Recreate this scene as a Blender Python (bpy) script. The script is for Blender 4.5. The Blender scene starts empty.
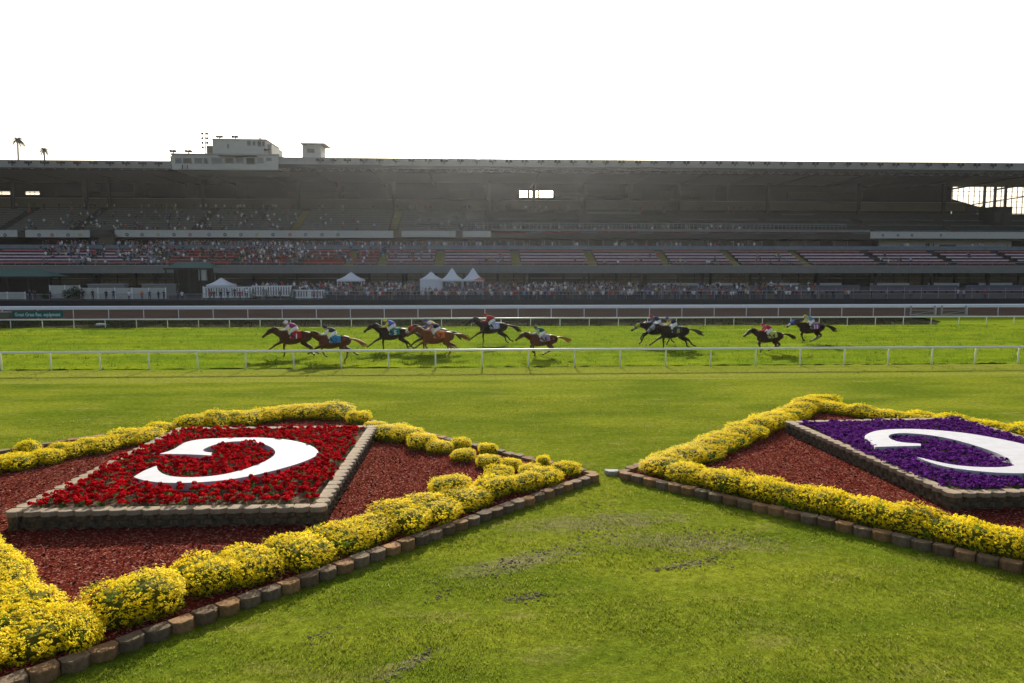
import bpy, bmesh, math, random
import numpy as np
from mathutils import Vector, Matrix, noise as mnoise
random.seed(7); RNG = np.random.default_rng(7)
PI = math.pi
scn = bpy.context.scene
col = scn.collection

# ------------------------------------------------------------------ camera
FPX = 750.0; CAMH = 5.4
PITCH = math.atan(69.5/FPX); YAW = math.atan(41/FPX*math.cos(PITCH))
cam = bpy.data.objects.new('camera', bpy.data.cameras.new('camera')); col.objects.link(cam)
cam.data.sensor_width = 36; cam.data.lens = FPX*36/1024
cam.data.clip_start = .1; cam.data.clip_end = 9000
cam.location = (0, 0, CAMH); cam.rotation_euler = (PI/2-PITCH, 0, -YAW)
scn.camera = cam
CM = Matrix.Rotation(-YAW, 3, 'Z') @ Matrix.Rotation(PI/2-PITCH, 3, 'X')

def ray(px, py):
    return CM @ Vector(((px-512)/FPX, -(py-341.5)/FPX, -1))
def at(px, py, z=0.0):              # point of the horizontal plane z seen at a pixel
    d = ray(px, py); t = (z-CAMH)/d.z
    return Vector((d.x*t, d.y*t, z))
def aty(px, py, Y):                 # point of the plane y=Y seen at a pixel
    d = ray(px, py); t = Y/d.y
    return Vector((d.x*t, Y, CAMH+d.z*t))
def HZ(row, Y): return aty(471, row, Y).z
def XP(px, Y, row=272): return aty(px, row, Y).x

# ------------------------------------------------------------------ render / light
scn.render.engine = 'CYCLES'
scn.render.resolution_x = 1024; scn.render.resolution_y = 683
scn.view_settings.view_transform = 'Standard'; scn.view_settings.look = 'None'
scn.view_settings.gamma = 1; scn.view_settings.exposure = 1.03
scn.view_settings.use_curve_mapping = False
scn.cycles.max_bounces = 6; scn.cycles.transparent_max_bounces = 8
scn.cycles.volume_bounces = 0
HAZE = .000068
SUN_EL = math.radians(20); SUN_AZ = math.radians(1.45)     # azimuth clockwise from +Y
w = bpy.data.worlds.new('World'); scn.world = w; w.use_nodes = True
nt = w.node_tree
sky = nt.nodes.new('ShaderNodeTexSky'); sky.sky_type = 'NISHITA'; sky.sun_disc = False
sky.sun_elevation = SUN_EL; sky.sun_rotation = SUN_AZ
sky.air_density = 1.0; sky.dust_density = 4.0; sky.ozone_density = 1.0
bg = nt.nodes['Background']; bg.inputs['Strength'].default_value = .085
hsv = nt.nodes.new('ShaderNodeHueSaturation'); hsv.inputs['Saturation'].default_value = .75
nt.links.new(sky.outputs[0], hsv.inputs['Color']); nt.links.new(hsv.outputs[0], bg.inputs[0])
sl = bpy.data.lights.new('sun', 'SUN'); sl.energy = 5.0; sl.angle = math.radians(.5); sl.color = (1, .94, .83)
so = bpy.data.objects.new('sun', sl); col.objects.link(so)
sdir = Vector((math.sin(SUN_AZ)*math.cos(SUN_EL), math.cos(SUN_AZ)*math.cos(SUN_EL), math.sin(SUN_EL)))
so.rotation_euler = sdir.to_track_quat('Z', 'Y').to_euler(); so.location = (0, 60, 60)

# ------------------------------------------------------------------ materials
MATS = {}
def mat(name, c, rough=.8, var=.15, scale=3.0, bump=0.0, bscale=None, trans=0.0, src=None, metal=0.0, c2=None, spec=.3, detail=4, bdist=.02, stretch=None):
    """procedural material: colour c (src 'obj' = object colour, 'attr' = stored leaf/cloth colour) broken up by noise"""
    if name in MATS: return MATS[name]
    m = bpy.data.materials.new(name); m.use_nodes = True; t = m.node_tree; N = t.nodes; L = t.links
    p = N['Principled BSDF']; out = N['Material Output']
    p.inputs['Roughness'].default_value = rough; p.inputs['Metallic'].default_value = metal
    p.inputs['Specular IOR Level'].default_value = spec
    tc = N.new('ShaderNodeTexCoord'); co = tc.outputs['Object']
    if stretch:
        mp = N.new('ShaderNodeMapping'); mp.inputs['Scale'].default_value = stretch; L.new(co, mp.inputs[0]); co = mp.outputs[0]
    nz = N.new('ShaderNodeTexNoise'); nz.inputs['Scale'].default_value = scale; nz.inputs['Detail'].default_value = detail
    L.new(co, nz.inputs['Vector'])
    if src == 'obj':
        oi = N.new('ShaderNodeObjectInfo'); base = oi.outputs['Color']
    elif src == 'attr':
        at_ = N.new('ShaderNodeAttribute'); at_.attribute_name = 'tint'; base = at_.outputs['Color']
    else:
        rgb = N.new('ShaderNodeRGB'); rgb.outputs[0].default_value = (*c, 1); base = rgb.outputs[0]
    if c2 is not None:
        mr = N.new('ShaderNodeMapRange'); mr.inputs[1].default_value = .35; mr.inputs[2].default_value = .65
        L.new(nz.outputs['Fac'], mr.inputs[0])
        mx = N.new('ShaderNodeMixRGB'); mx.inputs[2].default_value = (*c2, 1)
        L.new(mr.outputs[0], mx.inputs[0]); L.new(base, mx.inputs[1]); base = mx.outputs[0]
    mr = N.new('ShaderNodeMapRange'); mr.inputs[1].default_value = .25; mr.inputs[2].default_value = .75
    mr.inputs[3].default_value = 1-var; mr.inputs[4].default_value = 1+var
    nz2 = N.new('ShaderNodeTexNoise'); nz2.inputs['Scale'].default_value = scale*2.7; nz2.inputs['Detail'].default_value = detail
    L.new(co, nz2.inputs['Vector']); L.new(nz2.outputs['Fac'], mr.inputs[0])
    hs = N.new('ShaderNodeHueSaturation'); L.new(base, hs.inputs['Color']); L.new(mr.outputs[0], hs.inputs['Value'])
    L.new(hs.outputs[0], p.inputs['Base Color'])
    if bump > 0:
        b = N.new('ShaderNodeBump'); b.inputs['Strength'].default_value = bump; b.inputs['Distance'].default_value = bdist
        n3 = N.new('ShaderNodeTexNoise'); n3.inputs['Scale'].default_value = bscale or scale*6; n3.inputs['Detail'].default_value = 5
        L.new(co, n3.inputs['Vector']); L.new(n3.outputs['Fac'], b.inputs['Height']); L.new(b.outputs[0], p.inputs['Normal'])
    if trans > 0:
        tr = N.new('ShaderNodeBsdfTranslucent'); L.new(hs.outputs[0], tr.inputs[0])
        ms = N.new('ShaderNodeMixShader'); ms.inputs[0].default_value = trans
        L.new(p.outputs[0], ms.inputs[1]); L.new(tr.outputs[0], ms.inputs[2]); L.new(ms.outputs[0], out.inputs[0])
    MATS[name] = m; return m

M_white = mat('white_paint', (.78, .78, .78), .45, .06, 1.5)
M_rail = mat('white_rail_plastic', (.82, .83, .86), .4, .08, 2)
M_letter = mat('letter_paint', (.43, .43, .46), .8, .10, 1.2, bump=.1, bscale=25)
M_stone = mat('split_stone', (.10, .08, .055), .9, .45, 5, bump=.7, bscale=28, c2=(.075, .065, .05), bdist=.012, spec=.03)
M_cap = mat('cap_stone', (.36, .28, .19), .9, .3, 2.3, bump=.6, bscale=30, c2=(.21, .175, .14), bdist=.01, spec=.03)
M_edge = mat('edging_stone', (.2, .2, .2), .9, .3, 6, bump=.7, bscale=26, src='obj', bdist=.012, spec=.03)
M_soil = mat('bed_soil', (.17, .125, .085), .95, .4, 9, bump=.9, bscale=30, c2=(.10, .07, .05), spec=0)
M_conc = mat('concrete', (.20, .20, .19), .9, .12, .6, bump=.1)
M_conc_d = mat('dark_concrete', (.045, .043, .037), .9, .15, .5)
M_roofw = mat('roof_fascia_paint', (.30, .30, .29), .7, .08, .4)
M_beige = mat('beige_panel', (.15, .13, .085), .8, .1, .5)
M_cream = mat('cream_stucco', (.48, .48, .45), .8, .08, .8)
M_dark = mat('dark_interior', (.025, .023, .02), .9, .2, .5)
M_dsteel = mat('dark_steel', (.03, .029, .027), .6, .1, 2)
M_lsteel = mat('pale_steel', (.35, .36, .37), .5, .1, 2)
M_glass = mat('window_glass', (.05, .06, .07), .12, .1, 1, spec=.6)
M_black = mat('black_plastic', (.02, .02, .022), .5, .1, 2)
M_green = mat('green_metal_roof', (.05, .13, .10), .6, .15, 1)
M_redp = mat('red_paint', (.30, .06, .05), .7, .2, 1)
M_redb = mat('red_bench', (.52, .035, .025), .6, .25, .5)
M_pinkb = mat('faded_red_bench', (.46, .14, .13), .6, .25, .5)
M_lav = mat('lavender_bench', (.60, .44, .50), .6, .18, .5)
M_greyb = mat('grey_bench', (.17, .17, .15), .6, .2, .5)
M_teal = mat('teal_panel', (.06, .10, .095), .6, .2, .5)
M_yel = mat('yellow_stair_paint', (.27, .22, .055), .8, .2, .8)
M_tent = mat('tent_canvas', (.86, .88, .92), .7, .04, 1, trans=.25)
M_tree = mat('tree_leaf', (.05, .08, .02), .8, .4, 1.5, trans=.3)
M_bark = mat('bark', (.12, .09, .06), .9, .3, 4, bump=.5)
M_wall = mat('dark_track_wall', (.02, .022, .026), .8, .2, .5)
M_col = mat('painted_object', (.5, .5, .5), .7, .1, 3, src='obj')
M_coat = mat('horse_coat', (.5, .5, .5), .55, .2, 4, src='obj', spec=.10)
M_cloth = mat('cloth', (.5, .5, .5), .8, .12, 8, src='obj', bump=.2, bscale=20)
M_skin = mat('skin', (.36, .21, .14), .6, .1, 6)
M_hair = mat('hair', (.03, .02, .015), .7, .2, 10)
M_trou = mat('trousers', (.04, .05, .09), .8, .3, 2)
M_crowd = mat('crowd_cloth', (.5, .5, .5), .85, .1, 5, src='attr')
M_yleaf = mat('yellow_leaf', (.5, .5, .1), .7, .12, 6, src='attr', trans=.45, spec=.05)
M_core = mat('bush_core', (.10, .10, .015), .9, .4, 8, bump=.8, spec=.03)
M_petal = mat('petal', (.5, .5, .5), .9, .12, 6, src='attr', trans=.35, spec=.03)
M_stem = mat('flower_leaf', (.07, .13, .03), .6, .3, 6, trans=.35)
M_blade = mat('grass_blade', (.11, .17, .02), .9, .25, .9, src='attr', trans=.5, spec=.02)
M_chip = mat('mulch_chip', (.5, .5, .5), .85, .2, 6, src='attr', spec=0)
M_clod = mat('soil_clod', (.24, .20, .14), .95, .3, 9, bump=.8, spec=0)

# mulch ground
def mulch_mat():
    m = bpy.data.materials.new('red_mulch'); m.use_nodes = True; t = m.node_tree; N = t.nodes; L = t.links
    p = N['Principled BSDF']; p.inputs['Roughness'].default_value = 1; p.inputs['Specular IOR Level'].default_value = 0
    tc = N.new('ShaderNodeTexCoord'); v = N.new('ShaderNodeTexVoronoi'); v.inputs['Scale'].default_value = 34
    L.new(tc.outputs['Object'], v.inputs['Vector'])
    cr = N.new('ShaderNodeValToRGB'); e = cr.color_ramp.elements
    e[0].color = (.055, .010, .007, 1); e[1].color = (.20, .042, .026, 1); e.new(.85).color = (.12, .023, .015, 1); e[1].position = .8; e[2].position = 1; e[2].color = (.34, .16, .12, 1)
    sp = N.new('ShaderNodeSeparateColor'); L.new(v.outputs['Color'], sp.inputs[0]); L.new(sp.outputs[0], cr.inputs[0]); L.new(cr.outputs[0], p.inputs['Base Color'])
    b = N.new('ShaderNodeBump'); b.inputs['Strength'].default_value = .9; b.inputs['Distance'].default_value = .02
    L.new(sp.outputs[1], b.inputs['Height']); L.new(b.outputs[0], p.inputs['Normal'])
    return m
M_mulch = mulch_mat()

def lawn_mat(name, ca, cb, cc, streak, s1=.35, s2=6, worn=False):
    """grass: two greens in broad uneven patches, a dry tone in small ones, fine grain; mostly diffuse with some light through it"""
    m = bpy.data.materials.new(name); m.use_nodes = True; t = m.node_tree; N = t.nodes; L = t.links
    p = N['Principled BSDF']; p.inputs['Roughness'].default_value = 1; p.inputs['Specular IOR Level'].default_value = 0
    tc = N.new('ShaderNodeTexCoord')
    def nz(scale, det, st=(1, 1, 1), rough=.55):
        mp = N.new('ShaderNodeMapping'); mp.inputs['Scale'].default_value = st; L.new(tc.outputs['Object'], mp.inputs[0])
        n = N.new('ShaderNodeTexNoise'); n.inputs['Scale'].default_value = scale; n.inputs['Detail'].default_value = det; n.inputs['Roughness'].default_value = rough
        L.new(mp.outputs[0], n.inputs['Vector']); return n.outputs['Fac']
    def rng(f, a, b_, c_, d):
        r = N.new('ShaderNodeMapRange'); r.inputs[1].default_value = a; r.inputs[2].default_value = b_; r.inputs[3].default_value = c_; r.inputs[4].default_value = d
        L.new(f, r.inputs[0]); return r.outputs[0]
    def mix(f, a, b_):
        x = N.new('ShaderNodeMixRGB'); L.new(f, x.inputs[0])
        for i, c in ((1, a), (2, b_)):
            if isinstance(c, tuple): x.inputs[i].default_value = (*c, 1)
            else: L.new(c, x.inputs[i])
        return x.outputs[0]
    c = mix(rng(nz(s1, 5, streak), .38, .62, 0, 1), ca, cb)
    c = mix(rng(nz(1.1, 6, streak, .65), .55, .72, 0, .75), c, cc)
    if worn:       # bare scuffed ground: soft-edged patches broken up by noise
        for (px, py, rx, ry, az) in WORN:
            c0 = at(px, py); mp = N.new('ShaderNodeMapping'); mp.vector_type = 'TEXTURE'; mp.inputs['Location'].default_value = (c0.x, c0.y, 0); mp.inputs['Rotation'].default_value = (0, 0, az); mp.inputs['Scale'].default_value = (rx, ry, 1)
            L.new(tc.outputs['Object'], mp.inputs[0]); gr = N.new('ShaderNodeTexGradient'); gr.gradient_type = 'SPHERICAL'; L.new(mp.outputs[0], gr.inputs[0])
            ad = N.new('ShaderNodeMath'); ad.operation = 'ADD'; L.new(rng(gr.outputs['Fac'], 0, .8, -.2, .15), ad.inputs[0]); L.new(nz(2.6, 9, (.7, 2.6, 1), .8), ad.inputs[1])
            c = mix(rng(ad.outputs[0], .50, .68, 0, .75), c, (.20, .165, .10))
    fine = rng(nz(s2, 8, (1, 1.0, 1), .7), .3, .7, .55, 1.4)
    h = N.new('ShaderNodeHueSaturation'); L.new(c, h.inputs['Color']); L.new(fine, h.inputs['Value'])
    fine2 = rng(nz(38, 3, (1, 1, 1), .7), .3, .7, .6, 1.4)
    h2 = N.new('ShaderNodeHueSaturation'); L.new(h.outputs[0], h2.inputs['Color']); L.new(fine2, h2.inputs['Value'])
    L.new(h2.outputs[0], p.inputs['Base Color'])
    b = N.new('ShaderNodeBump'); b.inputs['Strength'].default_value = .7; b.inputs['Distance'].default_value = .05
    L.new(nz(14, 6, (1, 1, 1), .8), b.inputs['Height']); L.new(b.outputs[0], p.inputs['Normal'])
    return m
WORN = [(520, 562, 3.2, .8, .45), (690, 542, 4.0, 1.1, -.15), (690, 565, 1.3, .22, .15), (405, 665, 1.2, .3, .7), (600, 522, 4.2, 1.2, .15), (525, 598, .7, .16, .2)]
M_lawn = lawn_mat('infield_lawn', (.10, .14, .011), (.185, .21, .018), (.23, .21, .055), (.5, 1.25, 1), worn=True)
M_turf = lawn_mat('turf_course_grass', (.10, .165, .008), (.185, .23, .012), (.22, .22, .03), (.25, 1.4, 1))
M_dry = lawn_mat('worn_grass', (.15, .185, .018), (.21, .225, .03), (.27, .235, .08), (.12, 1.6, 1))
M_far = lawn_mat('far_ground', (.10, .11, .04), (.14, .13, .06), (.16, .14, .08), (1, 1, 1), .02, .5)
M_dirt = mat('track_dirt', (.11, .075, .055), .95, .15, .8, bump=.4, bscale=3, c2=(.08, .055, .042), stretch=(.2, 1, 1), spec=0)
M_strip = mat('verge_dirt', (.05, .042, .028), .95, .45, 1.2, bump=.15, bscale=4, c2=(.028, .036, .014), spec=0)
M_apron = mat('apron_concrete', (.07, .065, .06), .9, .2, .6)

# ------------------------------------------------------------------ object helpers
def tag(o, label=None, cat=None, group=None, kind=None):
    if label: o['label'] = label
    if cat: o['category'] = cat
    if group: o['group'] = group
    if kind: o['kind'] = kind
    return o
def empty(name, loc=(0, 0, 0), rz=0, **k):
    o = bpy.data.objects.new(name, None); o.empty_display_size = .2; col.objects.link(o); o.location = loc; o.rotation_euler = (0, 0, rz)
    return tag(o, **k)
def copy_tree(o, parent=None, kids=None):
    c = o.copy(); col.objects.link(c)
    if parent: c.parent = parent
    for ch in kids[o] if kids else list(o.children): copy_tree(ch, c, kids)
    return c

class MB:
    """collects geometry for ONE mesh object"""
    def __init__(s): s.v = []; s.f = []; s.m = []; s.mats = []; s.c = []
    def mi(s, m):
        if m not in s.mats: s.mats.append(m)
        return s.mats.index(m)
    def add(s, vs, fs, m, c=None):
        b = len(s.v); s.v += [tuple(v) for v in vs]; k = s.mi(m)
        for f in fs: s.f.append([i+b for i in f]); s.m.append(k); s.c.append(c or (.5, .5, .5))
    def box(s, x0, x1, y0, y1, z0, z1, m, c=None):
        vs = [(x, y, z) for z in (z0, z1) for y in (y0, y1) for x in (x0, x1)]
        s.add(vs, [(0, 2, 3, 1), (4, 5, 7, 6), (0, 1, 5, 4), (2, 6, 7, 3), (0, 4, 6, 2), (1, 3, 7, 5)], m, c)
    def prism(s, pts, z0, z1, m, c=None):     # outline in xy, extruded in z
        n = len(pts); vs = [(p[0], p[1], z0) for p in pts]+[(p[0], p[1], z1) for p in pts]
        fs = [tuple(range(n))[::-1], tuple(range(n, 2*n))]+[(i, (i+1) % n, n+(i+1) % n, n+i) for i in range(n)]
        s.add(vs, fs, m, c)
    def prism_xz(s, pts, y0, y1, m, c=None):  # outline in xz, extruded in y
        n = len(pts); vs = [(p[0], y0, p[1]) for p in pts]+[(p[0], y1, p[1]) for p in pts]
        fs = [tuple(range(n)), tuple(range(n, 2*n))[::-1]]+[(i, n+i, n+(i+1) % n, (i+1) % n) for i in range(n)]
        s.add(vs, fs, m, c)
    def prism_yz(s, pts, x0, x1, m, c=None):
        n = len(pts); vs = [(x0, p[0], p[1]) for p in pts]+[(x1, p[0], p[1]) for p in pts]
        fs = [tuple(range(n))[::-1], tuple(range(n, 2*n))]+[(i, (i+1) % n, n+(i+1) % n, n+i) for i in range(n)]
        s.add(vs, fs, m, c)
    def tube(s, pts, radii, m, n=8, side=None, c=None, cap=True):
        """loft of ellipses; pts 3D, radii (r) or (r_side, r_other)"""
        P = [Vector(p) for p in pts]; R = [(r, r) if not isinstance(r, tuple) else r for r in radii]
        vs = []; 
        for i, p in enumerate(P):
            t = (P[min(i+1, len(P)-1)]-P[max(i-1, 0)])
            t = t.normalized() if t.length > 1e-9 else Vector((0, 0, 1))
            a = Vector(side) if side else (Vector((0, 1, 0)) if abs(t.y) < .85 else Vector((1, 0, 0)))
            a = (a-t*a.dot(t)).normalized(); b = t.cross(a)
            for k in range(n):
                an = 2*PI*k/n; vs.append(p+a*(math.cos(an)*R[i][0])+b*(math.sin(an)*R[i][1]))
        fs = []
        for i in range(len(P)-1):
            for k in range(n):
                k2 = (k+1) % n; fs.append((i*n+k, i*n+k2, (i+1)*n+k2, (i+1)*n+k))
        if cap: fs += [tuple(range(n))[::-1], tuple((len(P)-1)*n+k for k in range(n))]
        s.add(vs, fs, m, c)
    def ball(s, c0, r, m, n=8, k=5, c=None):
        r = r if isinstance(r, tuple) else (r, r, r); vs = []; fs = []
        for i in range(1, k):
            th = PI*i/k
            for j in range(n):
                ph = 2*PI*j/n; vs.append((c0[0]+r[0]*math.sin(th)*math.cos(ph), c0[1]+r[1]*math.sin(th)*math.sin(ph), c0[2]+r[2]*math.cos(th)))
        vs += [(c0[0], c0[1], c0[2]+r[2]), (c0[0], c0[1], c0[2]-r[2])]; T = (k-1)*n
        for i in range(k-2):
            for j in range(n): fs.append((i*n+j, (i+1)*n+j, (i+1)*n+(j+1) % n, i*n+(j+1) % n))
        for j in range(n): fs += [(T, j, (j+1) % n), (T+1, (k-2)*n+(j+1) % n, (k-2)*n+j)]
        s.add(vs, fs, m, c)
    def mesh(s, name, smooth=False, attr=False):
        me = bpy.data.meshes.new(name); me.from_pydata(s.v, [], s.f)
        for m in s.mats: me.materials.append(m)
        me.polygons.foreach_set('material_index', s.m)
        if smooth: me.polygons.foreach_set('use_smooth', [True]*len(s.f))
        if attr:
            a = me.attributes.new('tint', 'FLOAT_COLOR', 'FACE')
            a.data.foreach_set('color', [x for c in s.c for x in (*c, 1)])
        me.update(); return me
    def build(s, name, parent=None, smooth=False, attr=False, **k):
        o = bpy.data.objects.new(name, s.mesh(name, smooth, attr)); col.objects.link(o)
        if parent: o.parent = parent
        return tag(o, **k)
    def arrays(s):
        return np.array(s.v), s.f

def np_mesh(name, V, F, mt, colors=None, smooth=False):
    """V (n,3), F (m,k) index array, colors (m,3)"""
    me = bpy.data.meshes.new(name); n, k = F.shape
    me.vertices.add(len(V)); me.vertices.foreach_set('co', V.astype(np.float32).ravel())
    me.loops.add(n*k); me.loops.foreach_set('vertex_index', F.astype(np.int32).ravel())
    me.polygons.add(n); me.polygons.foreach_set('loop_start', np.arange(0, n*k, k, dtype=np.int32)); me.polygons.foreach_set('loop_total', np.full(n, k, dtype=np.int32))
    if smooth: me.polygons.foreach_set('use_smooth', np.ones(n, bool))
    me.update(calc_edges=True)
    me.materials.append(mt)
    if colors is not None:
        a = me.attributes.new('tint', 'FLOAT_COLOR', 'FACE'); a.data.foreach_set('color', np.c_[colors, np.ones(n)].astype(np.float32).ravel())
    me.validate(); return me
def np_obj(name, *a, parent=None, kw={}, **k):
    o = bpy.data.objects.new(name, np_mesh(name, *a, **kw)); col.objects.link(o)
    if parent: o.parent = parent
    return tag(o, **k)

def remeshed(mb, name, voxel, smooth=2):
    """fuse the overlapping lofts of a body into one continuous skin"""
    o = bpy.data.objects.new(name, mb.mesh(name)); col.objects.link(o)
    r = o.modifiers.new('r', 'REMESH'); r.mode = 'VOXEL'; r.voxel_size = voxel; r.use_smooth_shade = True
    if smooth: s = o.modifiers.new('s', 'SMOOTH'); s.iterations = smooth; s.factor = .5
    dg = bpy.context.evaluated_depsgraph_get(); me = bpy.data.meshes.new_from_object(o.evaluated_get(dg))
    me.name = name; old = o.data; bpy.data.objects.remove(o); bpy.data.meshes.remove(old)
    if not me.materials: me.materials.append(mb.mats[0])
    me.polygons.foreach_set('use_smooth', [True]*len(me.polygons))
    return me
def obj_from(me, name, parent=None, **k):
    o = bpy.data.objects.new(name, me); col.objects.link(o)
    if parent: o.parent = parent
    return tag(o, **k)
def text_mesh(s, size, m, thick=.01):
    c = bpy.data.curves.new('t', 'FONT'); c.body = s; c.size = size; c.extrude = thick; c.align_x = 'CENTER'; c.align_y = 'CENTER'; c.offset = size*.02; c.resolution_u = 3
    o = bpy.data.objects.new('t', c); col.objects.link(o)
    dg = bpy.context.evaluated_depsgraph_get(); me = bpy.data.meshes.new_from_object(o.evaluated_get(dg)); bpy.data.objects.remove(o)
    me.materials.clear(); me.materials.append(m); return me

# ------------------------------------------------------------------ ground sheets
def grid_sheet(name, x0, x1, y0, y1, step, mt, amp, sc, z=0.0, hole=None, kind='structure'):
    nx = int((x1-x0)/step)+1; ny = int((y1-y0)/step)+1
    xs = np.linspace(x0, x1, nx); ys = np.linspace(y0, y1, ny)
    V = np.empty((ny, nx, 3)); V[..., 0] = xs[None, :]; V[..., 1] = ys[:, None]
    Z = np.empty((ny, nx))
    for j in range(ny):
        for i in range(nx):
            p = Vector((xs[i]*sc, ys[j]*sc, 3.3)); Z[j, i] = mnoise.noise(p)*.6+mnoise.noise(p*2.7)*.4
    V[..., 2] = z+np.maximum(amp*Z, -amp*.9)+amp
    I = np.arange(nx*ny).reshape(ny, nx)
    F = np.stack([I[:-1, :-1], I[:-1, 1:], I[1:, 1:], I[1:, :-1]], -1).reshape(-1, 4)
    return np_obj(name, V.reshape(-1, 3), F, mt, kw={'smooth': True}, kind=kind)

Y_IN = at(471, 368).y; Y_OUT = at(471, 327).y; Y_DIRT = 86.5; Y_WALL = 124.0
b = MB(); b.add([(-3500, -600, -.06), (3500, -600, -.06), (3500, 6000, -.06), (-3500, 6000, -.06)], [(0, 1, 2, 3)], M_far); b.build('ground', kind='structure')
grid_sheet('lawn', -60, 60, -12, Y_IN-5.0, .3, M_lawn, .022, 1.3, z=-.02)
grid_sheet('worn_track_path', -75, 75, Y_IN-5.0, Y_IN+.3, .3, M_dry, .02, 1.5, z=-.02)
grid_sheet('turf_course', -110, 120, Y_IN+.3, Y_OUT+.2, .35, M_turf, .11, 2.6, z=-.08)
b = MB(); b.box(-170, 190, Y_OUT+.2, Y_DIRT+.6, -.2, .03, M_strip); b.build('verge', kind='structure')
b = MB(); b.box(-200, 220, Y_DIRT+.6, Y_WALL, -.2, .02, M_dirt); b.build('dirt_track', kind='structure')
# grassy crossing over the verge at the right
xa, xb, xc, xd = XP(905, 80), XP(945, 80), XP(995, 80), XP(1060, 80)
b = MB(); b.add([(xa, Y_OUT+.1, .04), (xd, Y_OUT+.1, .04), (xd, Y_OUT+4, .3), (xc, Y_DIRT-.5, .35), (xb, Y_DIRT-.5, .35), (xa+3, Y_OUT+4, .1)], [(0, 1, 2, 3, 4, 5)], M_turf)
b.build('grass_crossing', kind='structure')
# apron (sloped)
AP0, AP1 = .62, .62+(158-Y_WALL)*.062
def apz(y): return .62+(y-Y_WALL)*.062
b = MB(); b.prism_yz([(Y_WALL+.25, -.3), (158, -.3), (158, AP1), (Y_WALL+.25, AP0)], -210, 230, M_apron); b.build('apron', kind='structure')
b = MB(); b.box(-210, 230, Y_WALL, Y_WALL+.24, -.2, AP0+.25, M_wall)
b.build('track_side_wall', label='long low black wall between the dirt track and the spectator apron', cat='wall')

# grass blades of the near lawn, density thinning with distance
def blades():
    out = []
    n = 330000
    r = 7.0+ (RNG.random(n)**1.25)*25
    a = (RNG.random(n)-.5)*math.radians(84)+YAW
    x = r*np.sin(a); y = r*np.cos(a)
    P = BEDS_POLY
    keep = np.ones(n, bool)
    for poly in P:
        ins = np.ones(n, bool); m = len(poly)
        for i in range(m):
            ax, ay = poly[i]; bx, by = poly[(i+1) % m]
            ins &= ((bx-ax)*(y-ay)-(by-ay)*(x-ax)) > 0
        keep &= ~ins
    # sparser where the turf is worn
    x = x[keep]; y = y[keep]; r = r[keep]; n = len(x)
    pat = np.array([mnoise.noise(Vector((px_*.35, py_*.9, 1.7)))+.5*mnoise.noise(Vector((px_*1.6, py_*2.6, 5))) for px_, py_ in zip(x, y)])
    keep = RNG.random(n) < np.clip(.75+pat*1.3, .12, 1)
    x = x[keep]; y = y[keep]; r = r[keep]; pat = pat[keep]; n = len(x)
    h = RNG.uniform(.018, .045, n)*(1+pat*.5); wd = RNG.uniform(.004, .008, n)*(.5+r/22)
    an = RNG.random(n)*2*PI; ln = RNG.normal(0, .6, (n, 2))*h[:, None]
    dx = np.cos(an)*wd; dy = np.sin(an)*wd
    V = np.empty((n, 3, 3)); z0 = np.full(n, .0)
    V[:, 0] = np.c_[x-dx, y-dy, z0]; V[:, 1] = np.c_[x+dx, y+dy, z0]; V[:, 2] = np.c_[x+ln[:, 0], y+ln[:, 1], z0+h+.01]
    F = np.arange(n*3).reshape(n, 3)
    t = np.clip(RNG.random(n)+pat*.25, 0, 1)[:, None]
    C = np.array([.10, .15, .009])*t+np.array([.20, .22, .02])*(1-t)
    dry = RNG.random(n) < .06; C[dry] = (.30, .26, .10)
    np_obj('grass', V.reshape(-1, 3), F, M_blade, C, kind='stuff', label='short green grass blades of the infield lawn', cat='grass')

# ------------------------------------------------------------------ flower beds
BEDZ = .17
def quad(pxs, z): return [at(px, py, z) for px, py in pxs]
# outer rhombi (corner order: tip, top, far, bottom), world metres on the lawn
R1, T1, B1 = at(597, 473, BEDZ), at(303, 404, BEDZ), at(-78, 710, BEDZ); L1 = T1+(B1-R1)
L2, T2 = at(620, 471.5, BEDZ), at(797, 402.5, BEDZ); e = at(1024, 564, BEDZ); B2 = L2+(e-L2).normalized()*14.9; R2 = T2+(B2-L2)
BEDS_POLY = [[(p.x, p.y) for p in (B1, R1, T1, L1)], [(p.x, p.y) for p in (B2, R2, T2, L2)]]

def hexblock(w_, d, h, m, mb, x=0, y=0, z=0, rz=0, jit=.004):
    """split-face block: front (-y) corners chamfered"""
    ch = w_*.27
    pts = [(-w_/2, d/2), (-w_/2, -d/2+ch), (-w_/2+ch, -d/2), (w_/2-ch, -d/2), (w_/2, -d/2+ch), (w_/2, d/2)]
    c, s = math.cos(rz), math.sin(rz)
    def P(a, zz): return (x+c*a[0]-s*a[1]+random.uniform(-jit, jit), y+s*a[0]+c*a[1]+random.uniform(-jit, jit), zz+random.uniform(-jit, jit))
    n = 6; ins = .94
    vs = [P(a, z) for a in pts]+[P(a, z+h*.9) for a in pts]+[P((a[0]*ins, a[1]*ins), z+h) for a in pts]
    fs = [tuple(range(n))[::-1]]+[tuple(2*n+i for i in range(n))]
    for k in range(2): fs += [(k*n+i, k*n+(i+1) % n, (k+1)*n+(i+1) % n, (k+1)*n+i)[::-1] for i in range(n)]
    mb.add(vs, fs, m)

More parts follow.
